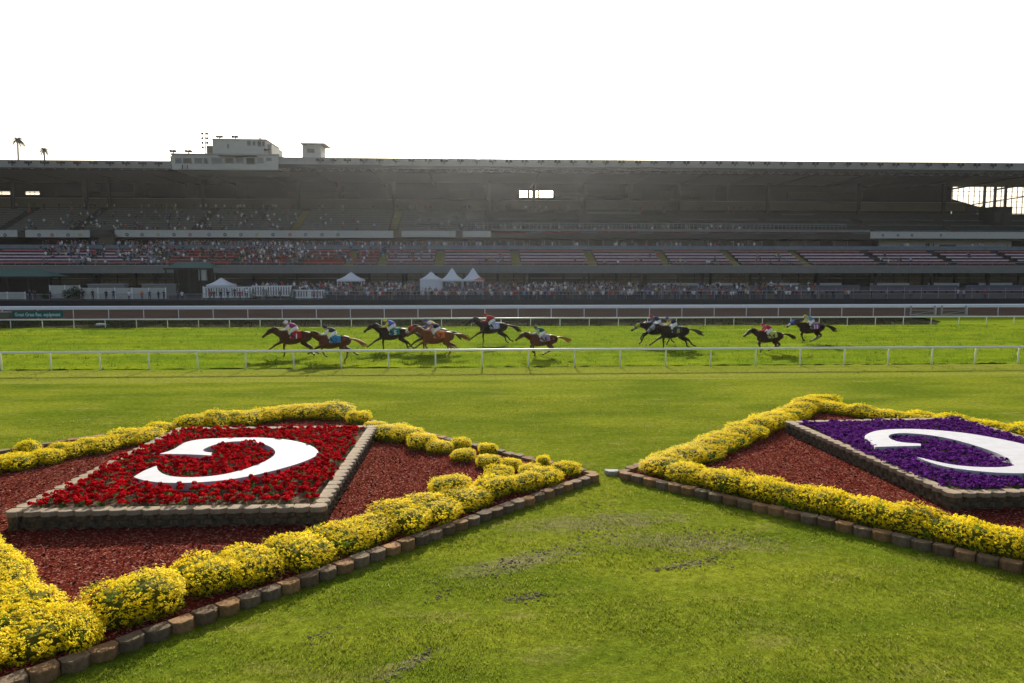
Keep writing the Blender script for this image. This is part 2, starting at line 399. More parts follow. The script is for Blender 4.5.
# single edging block prototypes
edge_meshes = []
for i in range(5):
    b = MB(); hexblock(.362+random.uniform(-.01, .01), .27, .20, M_edge, b, jit=.008); edge_meshes.append(b.mesh('edging_block'))
EDGE_COL = [(.22, .13, .065), (.16, .11, .065), (.175, .125, .08), (.27, .155, .07), (.135, .10, .065), (.19, .14, .09)]
def edging(p, q, bed, edge_txt, n0=0, clip=None):
    d = (q-p); n = int(d.length/.37); u = d/n; ang = math.atan2(d.y, d.x)
    for i in range(n):
        c = p+u*(i+.5)
        if clip and not clip(c): continue
        o = bpy.data.objects.new('edging_block', random.choice(edge_meshes)); col.objects.link(o)
        o.location = (c.x, c.y, -.03+random.uniform(-.012, .012)); o.rotation_euler = (random.uniform(-.03, .03), random.uniform(-.02, .02), ang+random.uniform(-.05, .05))
        cc = random.choice(EDGE_COL); q_ = random.uniform(.85, 1.15); o.color = (*[x*q_ for x in cc], 1)
        tone = 'rusty brown' if cc[0] > .21 else ("dull brown" if cc[0] < .17 else 'tan grey')
        tag(o, f'{tone} split stone edging block along the {edge_txt}', 'edging block', f'edging blocks of the {bed}')
inview = lambda c: abs(math.atan2(c.x, c.y)-YAW) < math.radians(38) and c.y > 6
edging(B1, R1, 'red flower bed', 'front edge of the red flower bed', clip=inview)
edging(R1, T1, 'red flower bed', 'back right edge of the red flower bed', clip=inview)
edging(T1, L1, 'red flower bed', 'back left edge of the red flower bed', clip=inview)
edging(L2, B2, 'purple flower bed', 'front edge of the purple flower bed', clip=inview)
edging(T2, L2, 'purple flower bed', 'back left edge of the purple flower bed', clip=inview)
edging(R2, T2, 'purple flower bed', 'back right edge of the purple flower bed', clip=inview)
for (px, py) in ((612, 472.5),):
    c = at(px, py, .05); o = bpy.data.objects.new('edging_block', edge_meshes[0]); col.objects.link(o); o.location = (c.x, c.y, -.09); o.scale = (1.05, 1.05, 1); o.color = (.34, .33, .31, 1)
    tag(o, 'loose pale grey stone block on the grass between the two flower beds', 'stone block')

def inset(poly, k):
    c = sum(poly, Vector((0, 0, 0)))/len(poly); return [c+(p-c)*k for p in poly]
for nm, poly in (('mulch', (B1, R1, T1, L1)), ('mulch', (B2, R2, T2, L2))):
    pts = inset(list(poly), .985); b = MB()
    b.prism([(p.x, p.y) for p in pts], -.05, .10, M_mulch); o = b.build(nm, kind='structure')
# mulch chips
def chips(polys):
    Vs = []; Cs = []
    for poly in polys:
        a, b_, c_, d = [Vector((p[0], p[1], 0)) for p in poly]
        n = 26000; u = RNG.random(n)*.96+.02; v = RNG.random(n)*.96+.02
        A = np.array(a); U = np.array(b_-a); W = np.array(d-a)
        P = A+u[:, None]*U+v[:, None]*W; P[:, 2] = .105+RNG.random(n)*.012
        L = RNG.uniform(.014, .034, n); wd = RNG.uniform(.006, .014, n); an = RNG.random(n)*2*PI
        t1 = np.c_[np.cos(an), np.sin(an), RNG.normal(0, .35, n)]; t2 = np.c_[-np.sin(an), np.cos(an), RNG.normal(0, .5, n)]
        Vs.append(np.stack([P-t1*L[:, None]-t2*wd[:, None], P+t1*L[:, None]-t2*wd[:, None], P+t1*L[:, None]+t2*wd[:, None], P-t1*L[:, None]+t2*wd[:, None]], 1))
        t = RNG.random(n)[:, None]; C = np.array([.065, .012, .008])*(1-t)+np.array([.24, .05, .032])*t
        k = RNG.random(n) < .07; C[k] = (.42, .22, .17); Cs.append(C)
    V = np.concatenate(Vs).reshape(-1, 3); n = len(V)//4
    np_obj('mulch_chips', V, np.arange(4*n).reshape(n, 4), M_chip, np.concatenate(Cs), kind='stuff', label='loose red wood chips scattered over the flower bed mulch', cat='mulch')
chips(BEDS_POLY)

WTOP = .46
def retaining(corners, bed, closed=True, faces=(0, 1, 2, 3)):
    """corners: near-left, near-right, far-right, far-left of the wall's outer line"""
    root = empty('retaining_wall', (0, 0, 0), label=f'low raised wall of stacked split stone blocks around the {bed} flowers', cat='retaining wall')
    cap_m = []
    for i in range(3):
        b = MB(); hexblock(.335, .30, .10, M_cap, b, jit=.006); cap_m.append(b.mesh('cap_block'))
    body = MB(); ncap = 0
    for s in range(4):
        p, q = corners[s], corners[(s+1) % 4]; d = q-p; n = max(1, round(d.length/.345)); u = d/n; ang = math.atan2(d.y, d.x)
        nrm = Vector((-d.y, d.x, 0)).normalized()          # inward (corners run counter-clockwise)
        for k in range(3):
            off = .5 if k % 2 else 0
            for i in range(n):
                c = p+u*(i+.5+off*(1 if i < n-1 else 0)*.98)+nrm*(.15+.010*k)
                hexblock(.335, .26, .118, M_stone, body, c.x, c.y, .02+k*.12, ang, jit=.013)
        for i in range(n):
            c = p+u*(i+.5)+nrm*.135
            if ncap < 100:
                o = obj_from(random.choice(cap_m), 'cap_block', root); o.location = (c.x, c.y, WTOP-.078+random.uniform(-.004, .004)); o.rotation_euler = (0, 0, ang+random.uniform(-.04, .04)); ncap += 1
    body.build('block_courses', root)
    inn = inset([Vector(c) for c in corners], .975); b = MB(); b.prism([(p.x, p.y) for p in inn], .05, .385, M_soil); b.build('soil_fill', root)
    return root
x0, x1 = at(8, 511, WTOP).x, at(323, 511, WTOP).x; y0, y1 = at(165, 511, WTOP).y, at(280, 427, WTOP).y
W1 = [Vector((x0, y0, 0)), Vector((x1, y0, 0)), Vector((at(377, 427, WTOP).x, y1, 0)), Vector((at(178, 428, WTOP).x, y1, 0))]
retaining(W1, 'red')
a = at(784, 421.5, WTOP); c = at(956, 417.5, WTOP); d = at(950, 494.5, WTOP)
W2 = [Vector((d.x, d.y, 0)), Vector((d.x+(c-a).length, d.y, 0)), Vector((c.x, c.y, 0)), Vector((a.x, a.y, 0))]
retaining(W2, 'purple')

# the two white letters
LT = .575
def smooth_loop(pts, it=2, keep=()):
    P = [(Vector(p), i in keep) for i, p in enumerate(pts)]
    for _ in range(it):
        Q = []; n = len(P)
        for i in range(n):
            (p, kp), (q, kq) = P[i], P[(i+1) % n]
            if kp: Q.append((p, True))
            else: Q.append((p*.75+q*.25, False)) 
            if not kq: Q.append((p*.25+q*.75, False))
        P = Q
    return [p for p, _ in P]
CL = [(145, 160), (200, 143), (232, 118), (290, 106), (400, 101), (520, 100), (620, 108), (695, 126), (728, 150), (722, 166), (670, 190), (580, 217), (470, 243), (370, 258), (260, 266), (150, 266), (80, 256), (50, 244), (85, 222), (134, 203),
      (137, 219), (162, 237), (215, 246), (300, 245), (390, 234), (470, 212), (535, 186), (570, 162), (565, 142), (530, 124), (470, 114), (410, 114), (350, 124), (305, 142), (302, 151), (338, 156), (334, 166), (250, 161)]
CR = [(183, 158), (212, 138), (265, 126), (380, 122), (500, 128), (620, 140), (740, 160), (871, 187), (965, 215), (1015, 250), (990, 290), (930, 308), (871, 313), (760, 311), (640, 300), (540, 286), (460, 264), (415, 243),
      (470, 256), (560, 276), (650, 285), (760, 288), (835, 281), (828, 264), (785, 238), (705, 207), (620, 181), (540, 161), (460, 148), (380, 141), (320, 141), (288, 152), (302, 168), (345, 181), (430, 186), (431, 195), (330, 197), (234, 200), (224, 182)]
def letter(pts, sx, ox, sy, oy, keep, lab):
    w_ = [at(ox+x/sx, oy+y/sy, LT) for x, y in pts]
    w_ = smooth_loop([(p.x, p.y, 0) for p in w_], 2, keep)
    ar = sum(w_[i].x*w_[(i+1) % len(w_)].y-w_[(i+1) % len(w_)].x*w_[i].y for i in range(len(w_)))
    if ar < 0: w_ = w_[::-1]
    b = MB(); b.prism([(p.x, p.y) for p in w_], .36, LT, M_letter)
    me = b.mesh('letter'); bm = bmesh.new(); bm.from_mesh(me); bmesh.ops.triangulate(bm, faces=[f for f in bm.faces if len(f.verts) > 4]); bm.to_mesh(me); bm.free()
    obj_from(me, 'letter_sign', label=lab, cat='letter sign')
    return [(p.x, p.y) for p in w_]
LP1 = letter(CL, 3.657, 120, 3.654, 410, {0, 17, 19, 35, 36}, 'big white letter C lying flat in the red flowers')
LP2 = letter(CR, 4.27, 820, 4.27, 400, {17, 34, 35, 37}, 'big white letter C lying flat in the purple flowers')
def inpoly(x, y, P):
    r = False; n = len(P)
    for i in range(n):
        x1_, y1_ = P[i]; x2_, y2_ = P[(i+1) % n]
        if (y1_ > y) != (y2_ > y) and x < (x2_-x1_)*(y-y1_)/(y2_-y1_)+x1_: r = not r
    return r
def near_poly(x, y, P, m):
    return any(inpoly(x+dx, y+dy, P) for dx, dy in ((0, 0), (m, 0), (-m, 0), (0, m), (0, -m)))

def quads_leaf(P, N_, size, asp=1.0):
    """random small faces at P facing roughly N_"""
    n = len(P); r = RNG.normal(size=(n, 3)); t = np.cross(N_, r); t /= np.linalg.norm(t, axis=1)[:, None]+1e-9; b_ = np.cross(N_, t)
    s = size[:, None]; return np.stack([P-t*s, P-b_*s*asp, P+t*s, P+b_*s*asp], 1)
def flower_mesh(name, heads, hr, hz, spread, cols, petals, psize, leaves=14, flat=.8):
    Vs = []; Cs = []
    for h in range(heads):
        an = RNG.random()*2*PI; rr = spread*math.sqrt(RNG.random()); c0 = np.array([rr*math.cos(an), rr*math.sin(an), RNG.uniform(*hz)])
        d = RNG.normal(size=(petals, 3)); d[:, 2] = np.abs(d[:, 2])*.9-.25; d /= np.linalg.norm(d, axis=1)[:, None]
        P = c0+d*np.array([hr, hr, hr*flat])*RNG.uniform(.75, 1, (petals, 1)); N_ = d+RNG.normal(0, .3, (petals, 3)); N_ /= np.linalg.norm(N_, axis=1)[:, None]
        Vs.append(quads_leaf(P, N_, RNG.uniform(.7, 1.2, petals)*psize))
        q0 = np.array([0, 0, 0.]); w_ = np.array([.005, 0, 0]); w2 = np.array([0, .005, 0])
        Vs.append(np.array([[q0-w_, q0+w_, c0+w_, c0-w_], [q0-w2, q0+w2, c0+w2, c0-w2]])); Cs.append(None)
        base = np.array(cols[RNG.integers(len(cols))]); Cs[-1] = np.tile([.07, .13, .03], (2, 1)); Cs.insert(len(Cs)-1, base*RNG.uniform(.7, 1.25, (petals, 1)))
    P = np.c_[RNG.normal(0, spread*.3, (leaves, 2)), RNG.uniform(.02, hz[0], leaves)]; N_ = RNG.normal(size=(leaves, 3)); N_[:, 2] = np.abs(N_[:, 2]); N_ /= np.linalg.norm(N_, axis=1)[:, None]
    Vs.append(quads_leaf(P, N_, RNG.uniform(.03, .055, leaves), .5)); Cs.append(np.tile([.07, .13, .03], (leaves, 1))*RNG.uniform(.6, 1.4, (leaves, 1)))
    V = np.concatenate(Vs).reshape(-1, 3); n = len(V)//4
    return np_mesh(name, V, np.arange(4*n).reshape(n, 4), M_petal, np.concatenate(Cs))
def plant_flowers(W, LP, meshes, n, name, lab, cat, grp, vis, margin):
    xs = [p.x for p in W]; ys = [p.y for p in W]; xm, xM, ym, yM = min(xs)+.45, max(xs)-.45, min(ys)+.42, max(ys)-.42
    Wp = [(p.x, p.y) for p in inset(W, .90)]
    # relaxed random spacing
    area = (xM-xm)*(yM-ym); pts = []; sp = .8*math.sqrt(area*.7/n)*1.1; tries = 0
    while len(pts) < n and tries < 60000:
        tries += 1
        if tries % 9000 == 0: sp *= .9
        x, y = random.uniform(xm, xM), random.uniform(ym, yM)
        if not inpoly(x, y, Wp) or near_poly(x, y, LP, margin) or not vis(x, y): continue
        if all((x-a)**2+(y-b_)**2 > sp*sp for a, b_ in pts): pts.append((x, y))
    for x, y in pts:
        o = bpy.data.objects.new(name, random.choice(meshes)); col.objects.link(o); o.location = (x, y, .385); o.rotation_euler = (0, 0, random.random()*6.28)
        s = random.uniform(.85, 1.15); o.scale = (s, s, s*random.uniform(.9, 1.1)); tag(o, lab, cat, grp)
def visible(x, y):
    a = math.atan2(x, y)-YAW; return abs(a) < math.radians(36.5)
reds = [(.52, .005, .012), (.43, .004, .010), (.58, .009, .014), (.34, .003, .008)]
rm = [flower_mesh('red_flower_plant', 7, .055, (.12, .20), .19, reds, 30, .023) for _ in range(6)]
plant_flowers(W1, LP1, rm, 295, 'red_flower_plant', 'small plant with round bright red flower heads in the raised bed around the white letter', 'flower plant', 'red flowers around the white letter', visible, .17)
purp = [(.10, .015, .165), (.14, .025, .225), (.065, .009, .12), (.18, .045, .28)]
pm = [flower_mesh('purple_flower_plant', 14, .045, (.10, .15), .20, purp, 16, .024, 10, .45) for _ in range(6)]
plant_flowers(W2, LP2, pm, 298, 'purple_flower_plant', 'low plant covered in purple flowers in the raised bed around the white letter', 'flower plant', 'purple flowers around the white letter', visible, .1)

# yellow bushes
def bush_mesh(seed, n=5200):
    rg = np.random.default_rng(seed)
    lumps = rg.normal(size=(16, 3)); lumps[:, 2] = np.abs(lumps[:, 2]); lumps /= np.linalg.norm(lumps, axis=1)[:, None]; la = rg.uniform(.03, .13, 16)
    def rad(d):
        s = np.maximum(0, d@lumps.T-.72)/.28; r = .86+(s*la).sum(1)
        # squarish dome: clipped hedge plants
        p = 4.5; k = (np.abs(d[:, 0])**p+np.abs(d[:, 1])**p+np.abs(d[:, 2]*1.0)**p)**(-1/p); return r*k
    m = n//7; d0 = rg.normal(size=(m, 3)); d0[:, 2] = np.abs(d0[:, 2])*1.15-.10; d0 /= np.linalg.norm(d0, axis=1)[:, None]
    depth = 1+rg.normal(0, .035, m); c0 = d0*(rad(d0)*depth)[:, None]; cl0 = mnoise_arr(c0*7.0+seed)*.10+mnoise_arr(c0*3.0+seed*7)*.09; c0 += d0*cl0[:, None]
    d = np.repeat(d0, 7, 0); cl = np.repeat(cl0, 7); n = len(d); P = np.repeat(c0, 7, 0)+rg.normal(0, .026, (n, 3))
    N_ = d*1.0+np.array([0, 0, .5])+rg.normal(0, .6, (n, 3)); N_ /= np.linalg.norm(N_, axis=1)[:, None]
    Q = quads_leaf(P, N_, rg.uniform(.017, .034, n)*1.1, .66)
    up = np.clip((P[:, 2]-.10)*3.2, 0, 1); t = np.clip(up+np.repeat(rg.normal(0, .16, m), 7)+rg.normal(0, .08, n)+cl*1.2, 0, 1)[:, None]  # low leaves darker: green undergrowth, with the bush's shaded front painted in
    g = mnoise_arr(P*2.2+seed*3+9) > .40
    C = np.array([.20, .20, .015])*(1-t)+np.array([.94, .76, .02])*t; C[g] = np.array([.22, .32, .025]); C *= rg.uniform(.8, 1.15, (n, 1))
    V1 = Q.reshape(-1, 3); V1[:, 2] = np.maximum(V1[:, 2], .0)
    # core of inner leaves, coloured dark for the shade between sprigs
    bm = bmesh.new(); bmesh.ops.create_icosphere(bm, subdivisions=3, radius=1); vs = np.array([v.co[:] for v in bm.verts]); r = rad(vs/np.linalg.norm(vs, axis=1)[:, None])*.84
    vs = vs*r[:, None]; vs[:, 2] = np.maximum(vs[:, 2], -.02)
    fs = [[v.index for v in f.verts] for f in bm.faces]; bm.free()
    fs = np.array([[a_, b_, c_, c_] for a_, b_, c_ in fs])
    me = bpy.data.meshes.new('yellow_bush')
    verts = np.concatenate([V1, vs]); faces = [list(range(4*i, 4*i+4)) for i in range(n)]+[[int(a_)+4*n, int(b_)+4*n, int(c_)+4*n] for a_, b_, c_, _ in fs]
    me.from_pydata([tuple(v) for v in verts], [], faces); me.materials.append(M_yleaf); me.materials.append(M_core)
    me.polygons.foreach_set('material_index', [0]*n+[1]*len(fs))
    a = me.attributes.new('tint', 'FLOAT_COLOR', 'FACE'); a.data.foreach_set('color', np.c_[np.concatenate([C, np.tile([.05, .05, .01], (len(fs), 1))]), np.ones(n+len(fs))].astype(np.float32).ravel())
    me.update(); return me
def mnoise_arr(P): return np.array([mnoise.noise(Vector(p)) for p in P])
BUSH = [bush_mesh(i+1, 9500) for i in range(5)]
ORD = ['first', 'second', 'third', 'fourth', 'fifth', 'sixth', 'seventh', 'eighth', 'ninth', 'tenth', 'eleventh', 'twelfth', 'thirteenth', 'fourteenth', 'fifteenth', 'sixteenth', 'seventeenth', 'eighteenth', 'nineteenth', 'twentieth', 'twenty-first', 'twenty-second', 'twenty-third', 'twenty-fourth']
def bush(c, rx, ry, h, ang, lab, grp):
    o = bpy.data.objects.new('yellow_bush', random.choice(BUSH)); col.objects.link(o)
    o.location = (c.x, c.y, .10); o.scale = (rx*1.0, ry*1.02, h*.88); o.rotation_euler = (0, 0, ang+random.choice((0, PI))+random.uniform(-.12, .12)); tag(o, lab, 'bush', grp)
def hedge(p, q, off, wid, segs, h, lab, grp, jit=.06, rows=1, skip=()):
    d = q-p; u = d.normalized(); nrm = Vector((-u.y, u.x, 0)); ang = math.atan2(d.y, d.x); s = 0; k = 0
    for L in segs:
        if k not in skip:
            c = p+u*(s+L/2)+nrm*(off+random.uniform(-jit, jit))
            if inview(c): bush(c, L/2*1.06, wid/2*random.uniform(.93, 1.06), h*random.uniform(.9, 1.1), ang, lab.format(ORD[min(k, 23)]), grp)
        s += L; k += 1
# red bed, front edge from the tip near the other bed (R1) leftwards to B1; inward normal when going R1->B1 is on the right
g1 = 'yellow bushes round the red flower bed'; g2 = 'yellow hedge plants round the purple flower bed'
def at_b(px, py, z=.35): return at(px, py, z)
def px_bush(px, py, w_px, lab, grp, h=.42, ratio=1.0, ang=0, zc=.3):
    c = at(px, py, zc); sc = FPX/c.y; rx = w_px/2/sc; bush(c, rx, rx*ratio, h, ang, lab, grp)
angF = math.atan2((B1-R1).y, (B1-R1).x)
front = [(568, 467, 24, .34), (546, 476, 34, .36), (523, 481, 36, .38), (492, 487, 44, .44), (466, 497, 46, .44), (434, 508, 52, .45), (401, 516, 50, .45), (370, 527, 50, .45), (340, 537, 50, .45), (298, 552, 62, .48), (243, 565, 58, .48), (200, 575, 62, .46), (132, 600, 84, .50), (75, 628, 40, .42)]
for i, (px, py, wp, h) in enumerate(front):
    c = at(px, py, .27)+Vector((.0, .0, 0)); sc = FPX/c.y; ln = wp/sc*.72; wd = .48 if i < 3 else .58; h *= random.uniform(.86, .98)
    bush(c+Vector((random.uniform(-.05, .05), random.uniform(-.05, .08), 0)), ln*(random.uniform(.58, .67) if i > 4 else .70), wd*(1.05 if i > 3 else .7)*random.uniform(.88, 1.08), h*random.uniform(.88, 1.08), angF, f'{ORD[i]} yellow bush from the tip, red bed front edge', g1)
px_bush(500, 474, 30, 'rounded yellow bush behind the front row near the tip of the red bed', g1, .36)
px_bush(450, 487, 40, 'yellow bush behind the front row, at the corner of the open mulch', g1, .42)
backr = [(375, 424, 22), (391, 431, 34), (408, 433, 30), (423, 440, 28), (440, 444, 24), (463, 452, 22), (488, 458, 24), (462, 441, 18), (487, 446, 18), (512, 462, 20), (530, 468, 24), (543, 459, 14)]
for i, (px, py, wp) in enumerate(backr):
    px_bush(px, py, wp*1.0, f'{ORD[i]} small yellow bush from the wall, red bed back right edge', g1, .30+.1*(wp > 25), 1.1)
top = [(358, 417, 20), (336, 411, 34), (312, 410, 36), (290, 411, 30), (268, 414, 28), (243, 417, 34), (215, 420, 30), (191, 423, 28)]
for i, (px, py, wp) in enumerate(top):
    px_bush(px, py, wp*1.05, f'{ORD[i]} yellow bush from the right behind the red bed wall', g1, .42, 1.1)
lft = [(160, 427, 22), (143, 434, 34), (121, 437, 34), (97, 443, 34), (68, 448, 30), (47, 455, 26), (28, 449, 20), (15, 459, 34), (-8, 463, 34)]
for i, (px, py, wp) in enumerate(lft):
    px_bush(px, py, wp*1.05, f'{ORD[i]} yellow bush from the wall, red bed back left edge', g1, .36, 1.1)
# the left hedge near B1
uL = (L1-B1).normalized(); nL = Vector((uL.y, -uL.x, 0)); angL = math.atan2(uL.y, uL.x)
k = 0
for s in (1.2, 2.5, 3.8, 5.1, 6.4, 7.6):
    for off in (.55, 1.45):
        c = B1+uL*s+nL*off
        bush(c, .72, .56, .40, angL, f'{ORD[k]} yellow hedge plant from the bottom, red bed left edge', g1); k += 1
# purple bed hedges
uF = (B2-L2).normalized(); nF = Vector((-uF.y, uF.x, 0)); angF2 = math.atan2(uF.y, uF.x)
s = 1.2; k = 0
while s < 14.2:
    L = random.uniform(.75, 1.05); c = L2+uF*(s+L/2)+nF*(.78+random.uniform(-.06, .06))
    bush(c, L*random.uniform(.54, .62), .48, random.uniform(.42, .5), angF2, f'{ORD[k]} yellow hedge plant from the tip, purple bed front edge', g2)
    if k < 5 :
        pass
    s += L; k += 1
uB = (T2-L2).normalized(); nB = Vector((uB.y, -uB.x, 0)); angB2 = math.atan2(uB.y, uB.x)
s = .5; k = 0
while s < 14.6:
    L = random.uniform(.8, 1.1); c = L2+uB*(s+L/2)+nB*(.75+random.uniform(-.06, .06))
    bush(c, L*random.uniform(.54, .62), .58, random.uniform(.33, .40), angB2, f'{ORD[k]} yellow hedge plant from the tip, purple bed back left edge', g2)
    s += L; k += 1
uC = (R2-T2).normalized(); nC = Vector((uC.y, -uC.x, 0)); angC2 = math.atan2(uC.y, uC.x)
s = .2; k = 0
while s < 14:
    L = random.uniform(.85, 1.1); c = T2+uC*(s+L/2)+nC*(.65+random.uniform(-.06, .06))
    if inview(c): bush(c, L*random.uniform(.54, .62), .50, random.uniform(.33, .39), angC2, f'{ORD[k]} yellow hedge plant from the top, purple bed back right edge', g2)
    s += L; k += 1

blades()
# longer clumpy blades of the turf course
def turf_blades():
    n = 150000; x = RNG.uniform(-42, 52, n); y = RNG.uniform(Y_IN+.3, Y_OUT, n)
    x -= 0; pat = np.array([mnoise.noise(Vector((a*.9, b_*1.9, 2.2)))+.6*mnoise.noise(Vector((a*2.6, b_*5, 8))) for a, b_ in zip(x, y)])
    k = RNG.random(n) < np.clip(.22+pat*2.2, .02, 1); x, y, pat = x[k], y[k], pat[k]; n = len(x)
    h = RNG.uniform(.05, .12, n)*(1+np.clip(pat, -.3, 1)*1.8); wd = RNG.uniform(.012, .03, n); an = RNG.random(n)*2*PI; ln = RNG.normal(0, .5, (n, 2))*h[:, None]
    dx = np.cos(an)*wd; dy = np.sin(an)*wd; V = np.empty((n, 3, 3)); z = np.full(n, .0)
    V[:, 0] = np.c_[x-dx, y-dy, z]; V[:, 1] = np.c_[x+dx, y+dy, z]; V[:, 2] = np.c_[x+ln[:, 0], y+ln[:, 1], z+h+.02]
    t = np.clip(RNG.random(n)*.6+pat*.9, 0, 1)[:, None]; C = np.array([.06, .12, .008])*t+np.array([.18, .23, .015])*(1-t)
    np_obj('turf_grass', V.reshape(-1, 3), np.arange(3*n).reshape(n, 3), M_blade, C, kind='stuff', label='longer clumpy green grass of the turf course', cat='grass')
turf_blades()
def verge_weeds():
    n = 60000; x = RNG.uniform(-85, 90, n); y = RNG.uniform(Y_OUT+.15, Y_DIRT-.4, n)
    pat = np.array([mnoise.noise(Vector((a*.5, b_*.9, 4.2))) for a, b_ in zip(x, y)]); k = (RNG.random(n) < np.clip(.45+pat*1.5, .1, 1)) & ((x < xa) | (x > xd)); x, y, pat = x[k], y[k], pat[k]; n = len(x)
    h = RNG.uniform(.06, .22, n)*(1+pat); wd = RNG.uniform(.02, .06, n); an = RNG.random(n)*2*PI; dx = np.cos(an)*wd; dy = np.sin(an)*wd; ln = RNG.normal(0, .4, (n, 2))*h[:, None]
    V = np.empty((n, 3, 3)); z = np.full(n, .02); V[:, 0] = np.c_[x-dx, y-dy, z]; V[:, 1] = np.c_[x+dx, y+dy, z]; V[:, 2] = np.c_[x+ln[:, 0], y+ln[:, 1], z+h]
    t = RNG.random(n)[:, None]; C = np.array([.035, .045, .015])*t+np.array([.075, .06, .035])*(1-t)
    np_obj('weeds', V.reshape(-1, 3), np.arange(3*n).reshape(n, 3), M_chip, C, kind='stuff', label='low dark weeds on the verge between turf and dirt track', cat='weeds')
verge_weeds()
# clods of torn up soil on the lawn
b = MB()
def clod_line(pts, n, sp):
    for _ in range(int(n*2.6)):
        i = random.randrange(len(pts)-1); t = random.random(); px = pts[i][0]*(1-t)+pts[i+1][0]*t+random.gauss(0, sp); py = pts[i][1]*(1-t)+pts[i+1][1]*t+random.gauss(0, sp*.55+.8)
        p = at(px, py, .01); r = random.uniform(.004, .018)*random.choice((.6, 1, 1.35)); b.ball((p.x, p.y, r*.3), (r*1.3, r, r*.7), M_clod, 6, 4)
clod_line([(480, 575), (520, 560), (560, 548), (620, 530)], 110, 7)
clod_line([(500, 600), (545, 594)], 46, 3)
clod_line([(655, 570), (690, 563), (718, 558)], 60, 1.5)
clod_line([(660, 525), (700, 540), (730, 555)], 60, 7)
clod_line([(600, 540), (650, 552), (740, 560)], 70, 9)
clod_line([(690, 528), (760, 535)], 40, 5)
clod_line([(385, 683), (430, 650)], 40, 3)
clod_line([(310, 640), (345, 625)], 16, 3)
clod_line([(430, 600), (450, 590)], 12, 4)
clod_line([(560, 500), (640, 520)], 30, 9)
b.build('soil_clods', kind='stuff', label='scattered brown clods of torn up soil on the lawn', cat='soil')
b = MB()
for _ in range(900):
    x, y = random.uniform(-35, 35), Y_IN-random.uniform(.05, 3.8)**1.0; r = random.uniform(.01, .03); b.ball((x, y, .02), (r*1.5, r, r*.6), M_clod, 5, 3)
b.build('loose_soil', kind='stuff', label='small divots and crumbs of soil along the inner rail', cat='soil')

# ------------------------------------------------------------------ rails
def rail_thing(name, Y, pitch, xs0, xs1, top, r, lab, goose=0.0, cover=0.0, pr=.03, z0=0.0, phase=None, mt=None, mid=()):
    mt = mt or M_rail
    root = empty(name, (0, 0, 0), label=lab, cat='rail')
    b = MB()
    if cover: 
        b.prism_yz([(Y-cover/2, top-.30), (Y+cover/2, top-.30), (Y+cover/2, top-.02), (Y, top+.10), (Y-cover/2, top)], xs0, xs1, mt)
    else: b.tube([(xs0, Y, top), (xs1, Y, top)], [r, r], mt, 10)
    b.build('top_rail', root, smooth=not cover)
    for zz in mid:
        b = MB(); b.tube([(xs0, Y, zz), (xs1, Y, zz)], [pr*.7]*2, mt, 6); b.build('lower_rail', root)
    b = MB()
    if goose: b.tube([(0, goose, -.1), (0, goose, top*.62), (0, goose*.8, top*.85), (0, 0, top-.01)], [pr*1.15, pr*1.1, pr, pr*.9], mt, 8)
    else: b.tube([(0, 0, -.1), (0, 0, top-.02)], [pr, pr], mt, 8)
    me = b.mesh('post', smooth=True); x = phase if phase is not None else xs0; n = 0
    while x-pitch > xs0: x -= pitch
    while x < xs1 and n < 100:
        o = obj_from(me, 'post', root); o.location = (x, Y, z0); x += pitch; n += 1
    return root
rail_thing('inner_rail', Y_IN, 2.63, XP(-60, Y_IN), XP(1090, Y_IN)+2, HZ(350, Y_IN), .065, 'white running rail on posts along the near side of the turf course', goose=.10, pr=.04, phase=XP(434.6, Y_IN))
rail_thing('outer_rail', Y_OUT, 2.93, XP(-60, Y_OUT), XP(1090, Y_OUT)+2, HZ(318.3, Y_OUT), .07, 'thin white rail on posts along the far side of the turf course', goose=.12, pr=.035, phase=XP(289, Y_OUT))
rail_thing('dirt_track_rail', Y_DIRT, 3.84, XP(-60, Y_DIRT), XP(1090, Y_DIRT)+2, HZ(306, Y_DIRT), .08, 'thick bright white covered rail on posts along the dirt track', cover=.34, pr=.045, phase=XP(281, Y_DIRT))
Y_AR = Y_WALL+.6
rail_thing('apron_rail', Y_AR, 3.0, XP(205, Y_AR), XP(1090, Y_AR), HZ(291.3, Y_AR), .045, 'grey pipe rail in front of the crowd on the apron', pr=.03, z0=AP0-.05, mt=M_lsteel, mid=(HZ(294.5, Y_AR),))
for k, y in enumerate((138, 141, 144)):
    for (pa, pb) in ((645, 760), (770, 862), (872, 960), (968, 1060), (215, 400), (410, 640)):
        b = MB(); z = apz(y); xa_, xb_ = XP(pa, y), XP(pb, y); m_ = mat('bench_teal', (.07, .11, .12), .7, .2, 1) if k % 2 else mat('bench_plum', (.15, .11, .15), .7, .2, 1)
        b.box(xa_, xb_, y, y+.5, z+.42, z+.48, m_); b.box(xa_, xb_, y+.5, y+.56, z+.5, z+.95, m_)
        for q in range(9): xx = xa_+(xb_-xa_-.1)*q/8; b.box(xx, xx+.08, y+.1, y+.54, z-.05, z+.419, M_dsteel)
        b.build('bench', label='long fixed bench row on the apron, '+('teal' if k % 2 else 'plum')+' coloured', cat='bench', group='bench rows on the apron')
